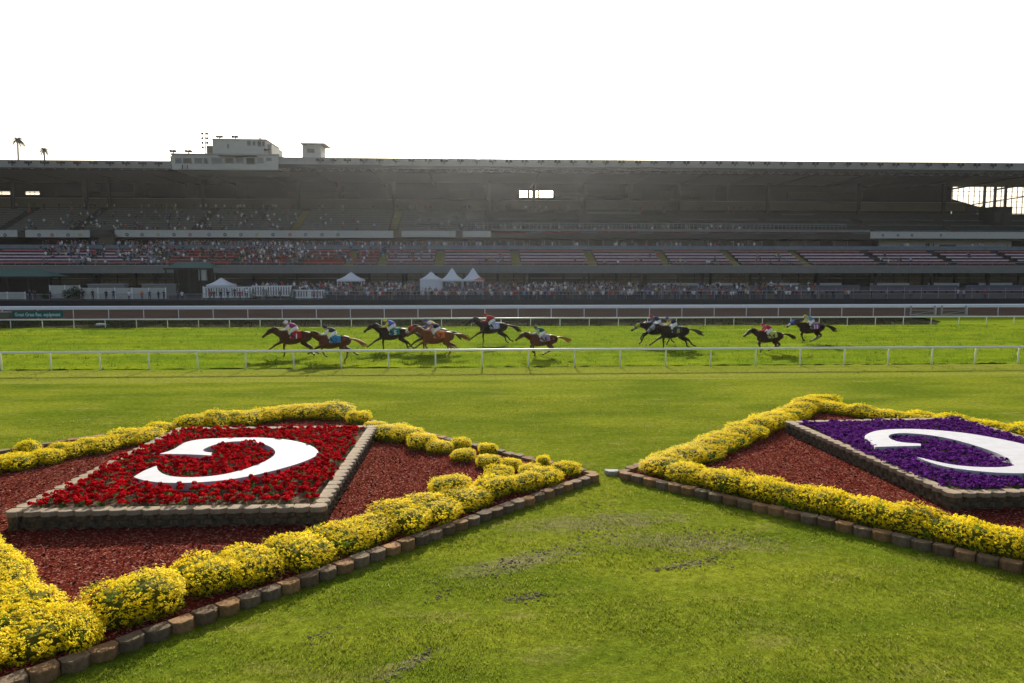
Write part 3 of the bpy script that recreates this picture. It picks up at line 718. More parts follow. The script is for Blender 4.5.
# gate in the dirt rail
for (pa, pb, ds) in ((911, 935, 'left'), (942, 966, 'right')):
    root = empty('rail_gate', (0, 0, 0), label=f'{ds} leaf of the white double gate in the dirt track rail', cat='gate', group='gate leaves')
    xa_, xb_ = XP(pa, Y_DIRT), XP(pb, Y_DIRT); zt = HZ(310, Y_DIRT)
    for xx in (xa_, xb_): m_ = MB(); m_.box(xx-.07, xx+.07, Y_DIRT-.4, Y_DIRT-.28, 0, HZ(307.5, Y_DIRT)+.1, M_lsteel); m_.build('gate_post', root)
    m_ = MB(); m_.tube([(xa_, Y_DIRT-.34, zt-.15), (xb_, Y_DIRT-.34, zt-.15)], [.035]*2, M_lsteel, 6); m_.tube([(xa_, Y_DIRT-.34, .35), (xb_, Y_DIRT-.34, .35)], [.035]*2, M_lsteel, 6); m_.tube([(xa_, Y_DIRT-.34, .35), (xb_, Y_DIRT-.34, .8)], [.03]*2, M_lsteel, 6)
    m_.build('gate_frame', root)
# green banner on the dirt rail
pa, pb = aty(10.5, 311, Y_DIRT-.35), aty(62, 318.2, Y_DIRT-.35)
root = empty('banner', (0, 0, 0), label='dark green banner with white writing hung on the dirt track rail', cat='banner')
m_ = MB(); m_.box(pa.x, pb.x, Y_DIRT-.1, Y_DIRT-.06, max(pb.z, .1), pa.z, mat('green_vinyl', (.01, .13, .10), .6, .1, 2)); m_.build('banner_sheet', root)
tm = text_mesh('Great Grass Rec. equipment', .50, mat('sign_white', (.55, .68, .64), .6, .05, 2)); o = obj_from(tm, 'lettering', root)
o.location = ((pa.x+pb.x)/2, Y_DIRT-.115, (pa.z+max(pb.z, .1))/2-.02); o.rotation_euler = (PI/2, 0, 0); wd = max(v.co.x for v in tm.vertices)*2; o.scale = ((pb.x-pa.x)*.9/wd, 1.15, 1)
m_ = MB(); q = aty(0, 311.5, Y_DIRT-.3); m_.box(XP(-4, Y_DIRT), XP(9.5, Y_DIRT), Y_DIRT-.5, Y_DIRT-.1, .1, q.z-.1, M_beige); m_.box(XP(-4, Y_DIRT)-.03, XP(9.5, Y_DIRT)+.03, Y_DIRT-.53, Y_DIRT-.07, q.z-.1, q.z, M_cream)
m_.build('utility_box', label='pale beige utility box at the left end of the green banner', cat='utility box')
m_ = MB(); q = at(101, 326.5); m_.box(q.x-.45, q.x+.45, q.y-.25, q.y+.25, 0, .22, M_lsteel); m_.box(q.x-.35, q.x+.35, q.y-.2, q.y+.2, .22, .3, M_white); m_.build('marker_box', label='small grey box on the ground under the far turf rail', cat='box')

# ------------------------------------------------------------------ horses and riders (facing -x)
def horse_body(pose, low=0.0):
    b = MB(); m = M_coat
    T = [(-.90, 1.12, .09, .13), (-.80, 1.12, .17, .23), (-.62, 1.15, .235, .33), (-.35, 1.14, .27, .355), (0, 1.155, .285, .335), (.33, 1.21, .265, .275), (.58, 1.25, .27, .29), (.80, 1.23, .235, .26), (.95, 1.19, .13, .17), (1.0, 1.17, .05, .08)]
    b.tube([(x, 0, z-.02) for x, z, _, _ in T], [(a*1.05, c*1.10) for _, _, a, c in T], m, 14)
    b.tube([(-.62, 0, 1.36), (-.40, 0, 1.40), (-.12, 0, 1.36)], [(.08, .13), (.10, .16), (.08, .13)], m, 10)       # withers
    b.tube([(.35, 0, 1.34), (.60, 0, 1.39), (.82, 0, 1.33)], [(.12, .12), (.16, .14), (.11, .11)], m, 10)         # croup
    dz = -low
    N_ = [(-.50, 1.30, .17, .27), (-.72, 1.36, .14, .245), (-.93, 1.49+dz*.4, .11, .20), (-1.13, 1.63+dz*.7, .09, .155), (-1.30, 1.74+dz, .08, .125), (-1.36, 1.78+dz, .075, .10)]
    b.tube([(x, 0, z) for x, z, _, _ in N_], [(a*1.05, c*1.13) for _, _, a, c in N_], m, 12)
    H = [(-1.30, 1.80, .075, .085), (-1.38, 1.76, .095, .13), (-1.48, 1.68, .10, .14), (-1.60, 1.58, .08, .105), (-1.74, 1.47, .06, .08), (-1.86, 1.38, .058, .072), (-1.92, 1.33, .045, .05)]
    b.tube([(x, 0, z+dz) for x, z, _, _ in H], [(a, c) for _, _, a, c in H], m, 12)
    b.tube([(-1.86, 0, 1.33+dz), (-1.80, 0, 1.34+dz)], [.035, .045], m, 8)
    for s in (-1, 1):
        b.tube([(-1.30, .05*s, 1.84+dz), (-1.30, .065*s, 1.91+dz), (-1.32, .06*s, 1.99+dz)], [(.03, .035), (.03, .035), .008], m, 6)
    def fore(s, kx, kz, fx, fz, hx, hz):
        y = .15*s
        b.tube([(-.56, y, 1.22), (-.62, y*1.05, 1.0), ((-.62+kx)/2-.0, y, (.98+kz)/2), (kx, y, kz), ((kx+fx)/2, y, (kz+fz)/2), (fx, y, fz)], [(.10, .19), (.095, .145), (.072, .095), (.058, .070), (.042, .050), (.045, .054)], m, 9)
        b.tube([(fx, y, fz), ((fx+hx)/2, y, (fz+hz)/2), (hx, y, hz)], [.045, .042, (.05, .055)], m, 8)
        d = Vector((hx-fx, 0, hz-fz)).normalized(); b.tube([(hx, y, hz), (hx+d.x*.09, y, hz+d.z*.09)], [(.05, .055), (.06, .07)], m, 8)
    def hind(s, sx, sz, kx, kz, fx, fz, hx, hz):
        y = .15*s
        b.tube([(.66, y*.8, 1.25), ((.62+sx)/2, y, (1.15+sz)/2+.04), (sx, y, sz), ((sx+kx)/2, y, (sz+kz)/2), (kx, y, kz)], [(.13, .24), (.13, .23), (.12, .17), (.075, .105), (.056, .075)], m, 10)
        b.tube([(kx, y, kz), ((kx+fx)/2, y, (kz+fz)/2), (fx, y, fz), ((fx+hx)/2, y, (fz+hz)/2), (hx, y, hz)], [(.056, .075), (.044, .054), (.047, .056), .043, (.05, .055)], m, 8)
        d = Vector((hx-fx, 0, hz-fz)).normalized(); b.tube([(hx, y, hz), (hx+d.x*.09, y, hz+d.z*.09)], [(.05, .055), (.06, .07)], m, 8)
    P = {'A': (((-1, -1.12, .74, -1.50, .44, -1.62, .36), (1, -.70, .58, -.66, .20, -.70, .09)), ((-1, .50, .86, .96, .62, 1.18, .34, 1.34, .26), (1, .46, .80, .84, .55, .92, .22, 1.04, .14))),
         'B': (((-1, -.86, .74, -.72, .38, -.60, .28), (1, -.66, .60, -.54, .22, -.56, .10)), ((-1, .42, .84, .74, .62, .36, .36, .20, .30), (1, .38, .80, .60, .54, .20, .24, .05, .18))),
         'C': (((-1, -1.08, .86, -1.28, .50, -1.20, .40), (1, -.98, .66, -1.14, .26, -1.26, .16)), ((-1, .44, .84, .82, .60, .66, .26, .60, .14), (1, .48, .84, .92, .62, 1.02, .32, 1.14, .24))),
         'D': (((-1, -1.05, .80, -1.34, .56, -1.46, .50), (1, -.80, .66, -.62, .36, -.52, .30)), ((-1, .46, .82, .84, .56, .74, .20, .66, .09), (1, .50, .86, .98, .66, 1.22, .44, 1.34, .38)))}[pose]
    for a in P[0]: fore(*a)
    for a in P[1]: hind(*a)
    return remeshed(b, 'body', .024, 3)
BODY = {}
def torso_r(x):
    T = [(-.62, 1.15, .235, .33), (-.35, 1.14, .27, .355), (0, 1.155, .285, .335), (.33, 1.21, .265, .275), (.58, 1.25, .27, .29)]
    for i in range(len(T)-1):
        if T[i][0] <= x <= T[i+1][0]:
            t = (x-T[i][0])/(T[i+1][0]-T[i][0]); return [(T[i][k]*(1-t)+T[i+1][k]*t)*(1, 1, 1.04, 1.08)[k] for k in range(1, 4)]
    return T[-1][1:]
def cloth_mesh():
    b = MB(); n = 18; xs = [-.20, -.05, .1, .22, .34, .44]; vs = []
    for k in (1.05, 1.09):
        for x in xs:
            z, ry, rz = torso_r(x)
            for i in range(n+1):
                a = math.radians(-102+204*i/n); vs.append((x+.02*math.sin(3*a), math.sin(a)*(ry*k+.012), z+math.cos(a)*(rz*k+.02)+.01))
    M_ = (n+1); L_ = len(xs)*M_; fs = []
    for j in range(len(xs)-1):
        for i in range(n): 
            q = (j*M_+i, j*M_+i+1, (j+1)*M_+i+1, (j+1)*M_+i); fs.append(tuple(k+L_ for k in q)); fs.append(q[::-1])
    b.add(vs, fs, M_cloth); return b.mesh('saddle_cloth', smooth=True)
CLOTH = cloth_mesh()
def mane_mesh(low):
    b = MB(); n = 26
    for i in range(n):
        t = i/(n-1); x = -1.33+t*.80; z = 1.90-low-t*(.34-low*.9)+.03*math.sin(t*9); dx = random.uniform(.10, .22)
        y = random.uniform(-.05, .05)
        b.tube([(x, y*.3, z-.06), (x+dx*.5, y, z+random.uniform(0, .03)), (x+dx, y*1.8, z-random.uniform(.02, .09))], [(.025, .05), (.02, .035), .006], M_coat, 5)
    return b.mesh('mane', smooth=True)
def tail_mesh(seed, lift):
    rg = random.Random(seed); b = MB()
    for i in range(16):
        y = rg.uniform(-.07, .07); d = rg.uniform(-.12, .10); L = rg.uniform(.65, .95)
        b.tube([(.93, y*.3, 1.33), (1.10, y*.7, 1.36+lift*.3), (1.10+L*.45, y*1.2, 1.28+lift*.6+d*.5), (1.10+L*.8, y*1.8, 1.12+lift+d), (1.10+L, y*2, 1.02+lift+d*1.4)], [.045, .05, .045, .03, .006], M_coat, 6)
    return b.mesh('tail', smooth=True)
def tack(o, low, blink=None):
    b = MB(); dz = -low
    b.tube([(-.30, -.06, 1.58), (-.12, -.02, 1.56), (.05, .0, 1.57)], [(.10, .03), (.13, .03), (.12, .035)], M_black, 8); b.tube([(-.22, 0, 1.5), (-.22, -.285, 1.2), (-.22, -.16, .86), (-.22, 0, .79), (-.22, .16, .86), (-.22, .285, 1.2), (-.22, 0, 1.5)], [.022]*7, M_white, 5)
    b.build('saddle', o, smooth=True)
    b = MB()
    for s in (-1, 1):
        b.tube([(-1.76, .075*s, 1.44+dz), (-1.50, .115*s, 1.62+dz), (-1.33, .10*s, 1.80+dz)], [.014]*3, M_black, 5)
        b.tube([(-1.78, .07*s, 1.42+dz), (-1.4, .14*s, 1.50+dz*.8), (-1.05, .14*s, 1.68+dz*.3), (-.88, .08*s, 1.72)], [.011]*4, M_black, 5)
    b.tube([(-1.72, 0, 1.58+dz), (-1.72, 0, 1.40+dz)], [(.08, .018)]*2, M_black, 8)
    b.build('bridle', o, smooth=True)
    if blink:
        b = MB(); b.tube([(-1.31, 0, 1.80+dz), (-1.39, 0, 1.76+dz), (-1.48, 0, 1.69+dz), (-1.58, 0, 1.60+dz)], [(.085, .10), (.108, .145), (.114, .155), (.094, .122)], M_cloth, 12)
        h = b.build('hood', o, smooth=True); h.color = (*blink[0], 1)
        b = MB(); b.tube([(-1.64, 0, 1.555+dz), (-1.75, 0, 1.465+dz), (-1.80, 0, 1.425+dz)], [(.085, .11), (.074, .095), (.07, .085)], M_cloth, 12)
        h = b.build('noseband', o, smooth=True); h.color = (*blink[1], 1)

def fingers(b, hx, hy, hz, s, m):
    """closed hand round the rein: palm, four curled fingers, thumb on top"""
    b.tube([(hx+.07, hy, hz+.01), (hx+.02, hy, hz), (hx-.03, hy, hz)], [(.022, .03), (.024, .042), (.022, .04)], m, 8)
    for i, L in enumerate((.034, .038, .036, .028)):
        z = hz+.03-i*.02; b.tube([(hx-.02, hy, z), (hx-.055, hy-.005*s, z), (hx-.062, hy-.03*s, z-.004), (hx-.062+L, hy-.036*s, z-.006)], [.0105, .010, .009, .008], m, 6)
    b.tube([(hx+.02, hy-.01*s, hz+.035), (hx-.01, hy-.02*s, hz+.055), (hx-.045, hy-.02*s, hz+.05)], [.012, .011, .009], m, 6)
def rider_meshes():
    m = M_skin; b = MB()
    b.tube([(.06, 0, 1.86), (-.05, 0, 1.93), (-.20, 0, 1.98), (-.34, 0, 2.02), (-.40, 0, 2.04)], [(.13, .12), (.135, .11), (.15, .12), (.155, .11), (.07, .07)], m, 12)
    b.tube([(-.38, 0, 2.04), (-.46, 0, 2.09)], [.055, .05], m, 8)
    b.ball((-.52, 0, 2.14), (.115, .078, .12), m, 12, 8); b.tube([(-.60, 0, 2.16), (-.64, 0, 2.125), (-.61, 0, 2.11)], [.014, .022, .012], m, 6)      # nose
    b.tube([(-.55, 0, 2.05), (-.60, 0, 2.06)], [(.04, .03), (.03, .022)], m, 8)                                                              # chin
    for s in (-1, 1):
        b.ball((-.50, .08*s, 2.13), (.02, .012, .03), m, 6, 4)
        b.tube([(-.34, .15*s, 2.01), (-.42, .20*s, 1.88), (-.48, .20*s, 1.78), (-.66, .13*s, 1.74), (-.84, .07*s, 1.72)], [.055, .048, .042, .036, .026], m, 8)
        b.tube([(.06, .09*s, 1.84), (-.08, .17*s, 1.74), (-.24, .25*s, 1.60)], [.10, .085, .06], m, 9)
        b.tube([(-.24, .25*s, 1.60), (-.10, .28*s, 1.44), (.06, .30*s, 1.26)], [.06, .055, .036], m, 9)
        b.tube([(.08, .30*s, 1.24), (.00, .31*s, 1.20), (-.12, .31*s, 1.20)], [.04, .038, .03], m, 8)
    body = remeshed(b, 'body', .018, 2)
    bm = bmesh.new(); bm.from_mesh(body); f = MB()
    for s in (-1, 1): fingers(f, -.87, .07*s, 1.72, s, m)
    tmp = f.mesh('t'); bm.from_mesh(tmp); bm.to_mesh(body); bm.free(); bpy.data.meshes.remove(tmp)
    body.polygons.foreach_set('use_smooth', [True]*len(body.polygons)); body.polygons.foreach_set('material_index', [0]*len(body.polygons))
    R = {'body': body}
    b = MB(); b.tube([(.08, 0, 1.88), (-.02, 0, 1.94), (-.12, 0, 1.985), (-.24, 0, 2.02), (-.34, 0, 2.035), (-.40, 0, 2.04), (-.42, 0, 2.05)], [(.135, .12), (.155, .14), (.165, .15), (.175, .145), (.18, .125), (.12, .09), (.07, .065)], M_cloth, 14); R['jacket'] = b.mesh('jacket', smooth=True)
    for s in (-1, 1):
        b = MB(); b.tube([(-.32, .13*s, 2.02), (-.37, .19*s, 1.94), (-.43, .215*s, 1.86), (-.48, .21*s, 1.77), (-.58, .17*s, 1.755), (-.70, .12*s, 1.735), (-.78, .09*s, 1.725)], [.07, .075, .07, .062, .055, .05, .032], M_cloth, 9)
        R['sleeve', s] = b.mesh('sleeve', smooth=True)
    b = MB(); b.tube([(.15, 0, 1.86), (.10, 0, 1.85), (0, 0, 1.90), (-.06, 0, 1.93)], [(.09, .10), (.16, .14), (.15, .13), (.12, .09)], M_cloth, 12)
    for s in (-1, 1):
        b.tube([(.09, .08*s, 1.83), (-.04, .15*s, 1.77), (-.15, .21*s, 1.68), (-.25, .255*s, 1.60), (-.25, .26*s, 1.56), (-.18, .275*s, 1.50)], [.12, .115, .095, .075, .075, .066], M_cloth, 10)
    R['breeches'] = b.mesh('breeches', smooth=True)
    for s in (-1, 1):
        b = MB()
        b.tube([(-.19, .27*s, 1.53), (-.08, .285*s, 1.41), (.08, .30*s, 1.245)], [.068, .064, .045], M_black, 9); b.tube([(.10, .30*s, 1.23), (.0, .312*s, 1.195), (-.15, .312*s, 1.195)], [.045, .046, .034], M_black, 8)
        R['boot', s] = b.mesh('boot', smooth=True)
    b = MB(); b.ball((-.51, 0, 2.19), (.135, .105, .11), M_cloth, 14, 9); b.tube([(-.60, 0, 2.185), (-.69, 0, 2.165)], [(.085, .02), (.06, .01)], M_cloth, 10); R['helmet'] = b.mesh('helmet', smooth=True)
    return R
RIDER = rider_meshes()
BAY = (.065, .024, .010); DK = (.022, .012, .009); CH = (.17, .055, .015); LIVER = (.085, .026, .010)
W_ = (.75, .75, .78); K = (.015, .015, .02)
# px of body centre, ground row, size, pose, coat, low head, cloth colour, number, number colour, blinkers, tail tint (backlit glow put into the chestnuts' colour), jacket, sleeves, cap, labels
RACE = [
 (295.5, 357, 1.06, 'A', BAY, .15, (.42, .015, .02), '1', W_, None, DK, (.30, .03, .16), (.72, .65, .72), (.70, .70, .80), 'leading dark bay racehorse galloping with red number 1 cloth', 'jockey in purple jacket with white sleeves crouched on the leading horse'),
 (334.5, 361, 1.0, 'D', LIVER, .12, (.02, .22, .42), '2', (.03, .07, .2), None, (.30, .11, .03), (.02, .02, .03), (.70, .72, .80), K, 'chestnut racehorse with light blue cloth and glowing tail behind the leader', 'jockey in black and white jacket with black cap on the second horse'),
 (393.5, 351.5, 1.03, 'A', DK, .06, (.02, .20, .16), '5', W_, None, DK, (.05, .12, .55), (.60, .55, .05), (.60, .60, .05), 'almost black racehorse galloping with teal number 5 cloth', 'jockey in blue jacket and yellow cap on the number 5 horse'),
 (434, 352, 1.03, 'A', BAY, .14, (.5, .5, .1), '3', K, ((.45, .02, .03), (.70, .70, .75)), DK, (.55, .50, .06), (.05, .06, .2), (.05, .07, .35), 'bay racehorse with red hood half hidden behind the orange cloth horse', 'jockey in yellow jacket half hidden behind the orange cloth rider'),
 (438, 356, 1.03, 'D', CH, .10, (.60, .12, .01), '7', K, None, (.20, .07, .02), (.025, .02, .06), (.50, .20, .30), (.65, .62, .80), 'bright chestnut racehorse galloping with orange number 7 cloth', 'jockey in navy jacket and white cap on the orange cloth horse'),
 (493, 344.5, 1.06, 'A', DK, .0, (.35, .36, .62), '10', W_, None, DK, (.38, .02, .03), (.40, .03, .04), (.50, .03, .04), 'black racehorse at full stretch with pale blue number 10 cloth', 'jockey in red jacket and red cap on the number 10 horse'),
 (543, 357, .92, 'B', LIVER, .20, (.32, .25, .36), '6', K, None, (.34, .14, .04), (.01, .10, .07), (.40, .45, .42), (.01, .18, .08), 'dark chestnut racehorse with gathered legs and mauve cloth following the pack', 'jockey in dark green jacket and green cap'),
 (658, 345.5, 1.04, 'C', DK, .30, (.05, .06, .2), '9', W_, ((.40, .38, .05), (.10, .30, .12)), DK, (.015, .025, .09), (.05, .06, .16), (.45, .03, .10), 'dark racehorse with yellow and green hood leading the rear group', 'jockey in navy jacket and pink cap leading the rear group'),
 (674, 349.5, 1.04, 'A', DK, .22, (.03, .03, .035), '8', (.45, .40, .10), ((.30, .33, .45), (.25, .25, .3)), (.05, .04, .03), (.02, .02, .05), (.50, .45, .12), (.04, .06, .30), 'near black racehorse with black cloth running beside the yellow hooded one', 'jockey in black jacket and blue cap on the near black horse of the rear group'),
 (769, 353, .92, 'B', (.04, .016, .012), .14, (.48, .50, .10), '4', K, None, DK, (.45, .02, .06), (.45, .02, .05), (.42, .02, .03), 'dark bay racehorse galloping with yellow number 4 cloth', 'jockey in crimson jacket and red cap on the yellow cloth horse'),
 (811, 343.5, 1.0, 'B', (.028, .014, .012), .10, (.30, .10, .28), '11', W_, ((.06, .12, .48), (.60, .62, .70)), DK, (.10, .25, .50), (.45, .42, .05), (.45, .50, .06), 'last racehorse, dark with blue hood and purple cloth', 'jockey in light blue jacket and yellow cap on the last horse'),
]
for (px, row, sc, pose, coat, low, cc, num, nc, bl, tt, jk, sv, cp, hl, jl) in RACE:
    c = at(px, row); key = (pose, low); sc *= 1.01
    if key not in BODY: BODY[key] = horse_body(pose, low)
    root = empty('racehorse', (c.x, c.y, .0), 0, label=hl, cat='horse', group='horses racing on the turf'); root.scale = (sc, sc, sc)
    h = obj_from(BODY[key], 'body', root); h.color = (*coat, 1)
    h = obj_from(mane_mesh(low), 'mane', root); h.color = (*[x*.8 for x in coat], 1)
    h = obj_from(tail_mesh(hash(hl) % 99 if False else len(hl), random.uniform(-.12, .06)), 'tail', root); h.color = (*tt, 1)
    h = obj_from(CLOTH, 'saddle_cloth', root); h.color = (*cc, 1)
    t = obj_from(text_mesh(num, .40, mat('number_'+'%d' % int(nc[0]*100+nc[2]*1000), nc, .7, .05)), 'number', h); t.location = (.17, -.345, 1.26); t.rotation_euler = (PI/2-.18, 0, 0)
    tack(root, low, bl)
    j = empty('person', (c.x, c.y, -.12), 0, label=jl, cat='jockey', group='jockeys on the racehorses'); j.scale = (sc, sc, sc)
    for k, cl in (('body', None), ('jacket', jk), (('sleeve', -1), sv), (('sleeve', 1), sv), ('breeches', (.75, .74, .78)), (('boot', -1), None), (('boot', 1), None), ('helmet', cp)):
        q = obj_from(RIDER[k], k if isinstance(k, str) else k[0], j)
        if cl: q.color = (*cl, 1)

# ------------------------------------------------------------------ spectators
def person_mb(pose, n=6, attr=None):
    """low polygon standing or sitting figure; attr = (shirt, trousers, skin, hair) colours for merged crowds"""
    b = MB(); sh, tr, sk, ha = attr or (None,)*4
    ms, mt_, mk, mh = (M_crowd,)*4 if attr else (M_cloth, M_trou, M_skin, M_hair)
    st = pose != 'sit'; hip = .90 if st else .48
    for s in (-1, 1):
        if st: b.tube([(.09*s, 0, hip), (.10*s, -.02, .48), (.11*s, 0, .06), (.11*s, -.10, .03)], [.085, .06, .045, .035], mt_, n, c=tr)
        else: b.tube([(.09*s, 0, hip), (.11*s, -.42, hip+.02), (.11*s, -.46, .06), (.11*s, -.56, .03)], [.085, .07, .045, .035], mt_, n, c=tr)
    b.tube([(0, 0, hip-.05), (0, 0, hip+.18), (0, 0, hip+.42), (0, 0, hip+.55), (0, 0, hip+.58)], [(.10, .15), (.10, .14), (.12, .19), (.09, .19), (.06, .08)], ms, n+2, side=(0, 1, 0) , c=sh)
    b.tube([(0, 0, hip+.56), (0, 0, hip+.64)], [.055, .05], mk, n, side=(0, 1, 0), c=sk)
    b.ball((0, -.01, hip+.73), (.078, .095, .115), mk, n+1, 5, c=sk); b.ball((0, .018, hip+.765), (.085, .09, .10), mh, n+1, 5, c=ha)
    b.tube([(0, -.09, hip+.73), (0, -.125, hip+.71)], [.018, .012], mk, 4, side=(1, 0, 0), c=sk)
    A = {'stand': ((.24, .0, .0), (.24, -.06, -.28)), 'lean': ((.25, -.10, .08), (.16, -.38, .02)), 'up': ((.30, -.05, .18), (.22, -.22, .62)), 'cross': ((.26, -.06, .06), (.06, -.26, .10)), 'sit': ((.25, -.06, .02), (.14, -.34, -.05))}[pose]
    for s in (-1, 1):
        up = A if not (pose == 'up' and s > 0) else ((.24, 0, 0), (.24, -.06, -.28))
        e = (up[0][0]*s, up[0][1], hip+.28+up[0][2]*.5); h = (up[1][0]*s, up[1][1], hip+.27+up[1][2])
        b.tube([(.18*s, 0, hip+.52), e], [.055, .045], ms, n-1, c=sh); b.tube([e, h], [.04, .03], mk, n-1, c=sk); b.ball(h, (.035, .04, .05), mk, 5, 3, c=sk)
    return b
PM = {p: person_mb(p).mesh('person', smooth=True) for p in ('stand', 'lean', 'up', 'cross')}
SHIRT = [('white', (.82, .82, .84), 22), ('black', (.02, .02, .025), 28), ('navy blue', (.03, .05, .14), 16), ('grey', (.20, .20, .21), 13), ('light blue', (.30, .42, .62), 9), ('red', (.50, .03, .03), 6), ('dark green', (.04, .09, .05), 4), ('orange', (.50, .14, .04), .6), ('tan', (.34, .26, .17), 7), ('pale yellow', (.55, .50, .20), 2), ('brown', (.12, .07, .04), 6)]
def pick(): return random.choices(SHIRT, [s[2] for s in SHIRT])[0]
npeople = 0
def person(x, y, z, lab, grp, pose=None, shirt=None, rz=None):
    global npeople
    nm, cc, _ = shirt or pick(); o = bpy.data.objects.new('person', PM[pose or random.choice(('stand', 'stand', 'lean', 'cross', 'up' if random.random() < .4 else 'stand'))]); col.objects.link(o)
    o.location = (x, y, z); o.rotation_euler = (0, 0, random.uniform(-.6, .6) if rz is None else rz); s = random.uniform(.93, 1.06); o.scale = (s*random.uniform(.95, 1.15), s, s); o.color = (*cc, 1)
    tag(o, lab.format(nm), 'person', grp); npeople += 1
SH = {s[0]: s for s in SHIRT}
for (px, row, c, txt) in ((29, 299, 'black', 'by itself far left'), (28.5, 298, 'navy blue', 'second from the far left'), (34, 299, 'black', 'left of the palms'), (49, 299, 'navy blue', 'right of the shrubs'), (81, 299, 'black', 'left'), (91.5, 297, 'black', 'second'), (105, 299, 'black', 'third'), (112.5, 298.5, 'navy blue', 'fourth'), (128, 298, 'white', 'fifth'), (141, 299, 'orange', 'sixth'), (148.5, 298, 'navy blue', 'seventh'), (157.5, 299, 'black', 'eighth'), (163, 298, 'black', 'ninth')):
    y = Y_WALL+1.3+random.random(); x = XP(px, y); person(x, y, apz(y), 'spectator in a {} top before the white fence, left apron', 'spectators in front of the left white fence', shirt=SH[c])
for (px, c) in ((209, 'red'), (213, 'black'), (220, 'black'), (227, 'navy blue'), (239, 'red'), (177, 'navy blue'), (181, 'white')):
    y = Y_WALL+1.6; person(XP(px, y), y, apz(y), 'spectator in a {} top on the apron near the small white tent', 'spectators by the small white tent', shirt=SH[c])
CR_V = []; CR_F = []; CR_M = []; CR_C = []
PALS = {}
def crowd_add(x, y, z, pose='stand'):
    nm, cc, _ = pick(); f = random.uniform(.7, 1.25)
    tr = random.choice(((.03, .04, .08), (.02, .02, .02), (.10, .09, .07), (.05, .07, .14), (.25, .22, .17))); sk = random.choice(((.42, .25, .17), (.30, .17, .10), (.50, .33, .25))); ha = random.choice(((.02, .015, .01), (.02, .015, .01), (.10, .06, .03), (.5, .5, .5), (.35, .30, .22)))
    key = (pose,)
    if key not in PALS: b = person_mb(pose, 4, attr=(('S'), ('T'), ('K'), ('H'))); PALS[key] = (np.array(b.v), b.f, b.c)
    V, F, C = PALS[key]; a = random.uniform(-.7, .7); ca, sa = math.cos(a), math.sin(a); s = random.uniform(.93, 1.07)
    W = V.copy(); W[:, 0] = (V[:, 0]*ca-V[:, 1]*sa)*s+x; W[:, 1] = (V[:, 0]*sa+V[:, 1]*ca)*s+y; W[:, 2] = V[:, 2]*s+z
    cm = {'S': tuple(q*f for q in cc), 'T': tr, 'K': sk, 'H': ha}
    b0 = sum(len(v) for v in CR_V) if False else crowd_add.n; crowd_add.n += len(V)
    CR_V.append(W); CR_F.extend([[i+b0 for i in q] for q in F]); CR_C.extend([cm[c] for c in C])
crowd_add.n = 0
def flush_crowd(lab):
    me = bpy.data.meshes.new('crowd'); me.from_pydata([tuple(v) for v in np.concatenate(CR_V)], [], CR_F); me.materials.append(M_crowd)
    a = me.attributes.new('tint', 'FLOAT_COLOR', 'FACE'); a.data.foreach_set('color', [q for c in CR_C for q in (*c, 1)]); me.update()
    obj_from(me, 'crowd', label=lab, cat='crowd', kind='stuff'); CR_V.clear(); CR_F.clear(); CR_C.clear(); crowd_add.n = 0
def dens(px):      # how full the apron is along the picture
    return 0 if px < 262 else .5 if px < 330 else 1.0 if px < 640 else .8 if px < 780 else .45 if px < 860 else .08
# front rows: individuals
for row, (y, step) in enumerate(((Y_WALL+1.25, .62), (Y_WALL+2.1, .66), (Y_WALL+3.1, .7))):
    x = XP(262, y)
    while x < XP(1024, y):
        px = 471+x/y*FPX
        x += step*random.uniform(.7, 1.3)
        if random.random() < dens(px)*(.93 - .12*row) and npeople < 300 and not (row == 0 and px < 330):
            seg = 'left of the peaked tents' if px < 420 else 'in front of the peaked tents' if px < 485 else 'right of the peaked tents' if px < 640 else 'on the right part of the apron'
            person(x, y+random.uniform(-.25, .25), apz(y), 'spectator in {} top at the apron rail '+seg, 'spectators at the apron rail '+seg)
for k in range(900):
    y = Y_WALL+random.uniform(4.0, 22); px = random.choice((random.uniform(230, 640), random.uniform(300, 820), random.uniform(330, 620)))
    if random.random() > dens(px)*1.0+.35: continue
    if 415 < px < 485 and 132.5 < y < 142: continue
    crowd_add(XP(px, y), y, apz(y))
flush_crowd('dense crowd of spectators standing further back on the apron')

# ------------------------------------------------------------------ grandstand
XL, XR = -175, 190
G = empty('grandstand', (0, 150, 0), label='long multi-level racetrack grandstand with cantilever roof behind the dirt track', cat='grandstand')
def gpart(b, name, par=None, smooth=False, lab=None):
    o = b.build(name, par or G, smooth=smooth); 
    o.matrix_parent_inverse = Matrix.Translation((0, -150, 0)) if (par is None) else Matrix.Identity(4)
    if lab: o['label'] = lab
    return o
YA, YB, YC = 150, 161, 168
zA0, zA1 = HZ(273.2, YA), HZ(266, YA); zB = HZ(249, YB)
# first deck slab + ramp under the seats
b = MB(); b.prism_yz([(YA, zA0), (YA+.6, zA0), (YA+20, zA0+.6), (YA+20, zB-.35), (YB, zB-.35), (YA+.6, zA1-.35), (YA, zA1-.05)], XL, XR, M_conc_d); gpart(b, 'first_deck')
b = MB(); b.box(XL, XR, YA-.22, YA-.003, zA0, zA1, M_conc); b.box(XL, XR, YA-.3, YA+.1, zA1, zA1+.12, M_lsteel); gpart(b, 'front_fascia')
b = MB(); b.tube([(XL, YA, zA1+.75), (XR, YA, zA1+.75)], [.04]*2, M_lsteel, 5)
x = XL
while x < XR: b.tube([(x, YA, zA1), (x, YA, zA1+.75)], [.03]*2, M_lsteel, 4); x += 2.5
gpart(b, 'deck_railing')
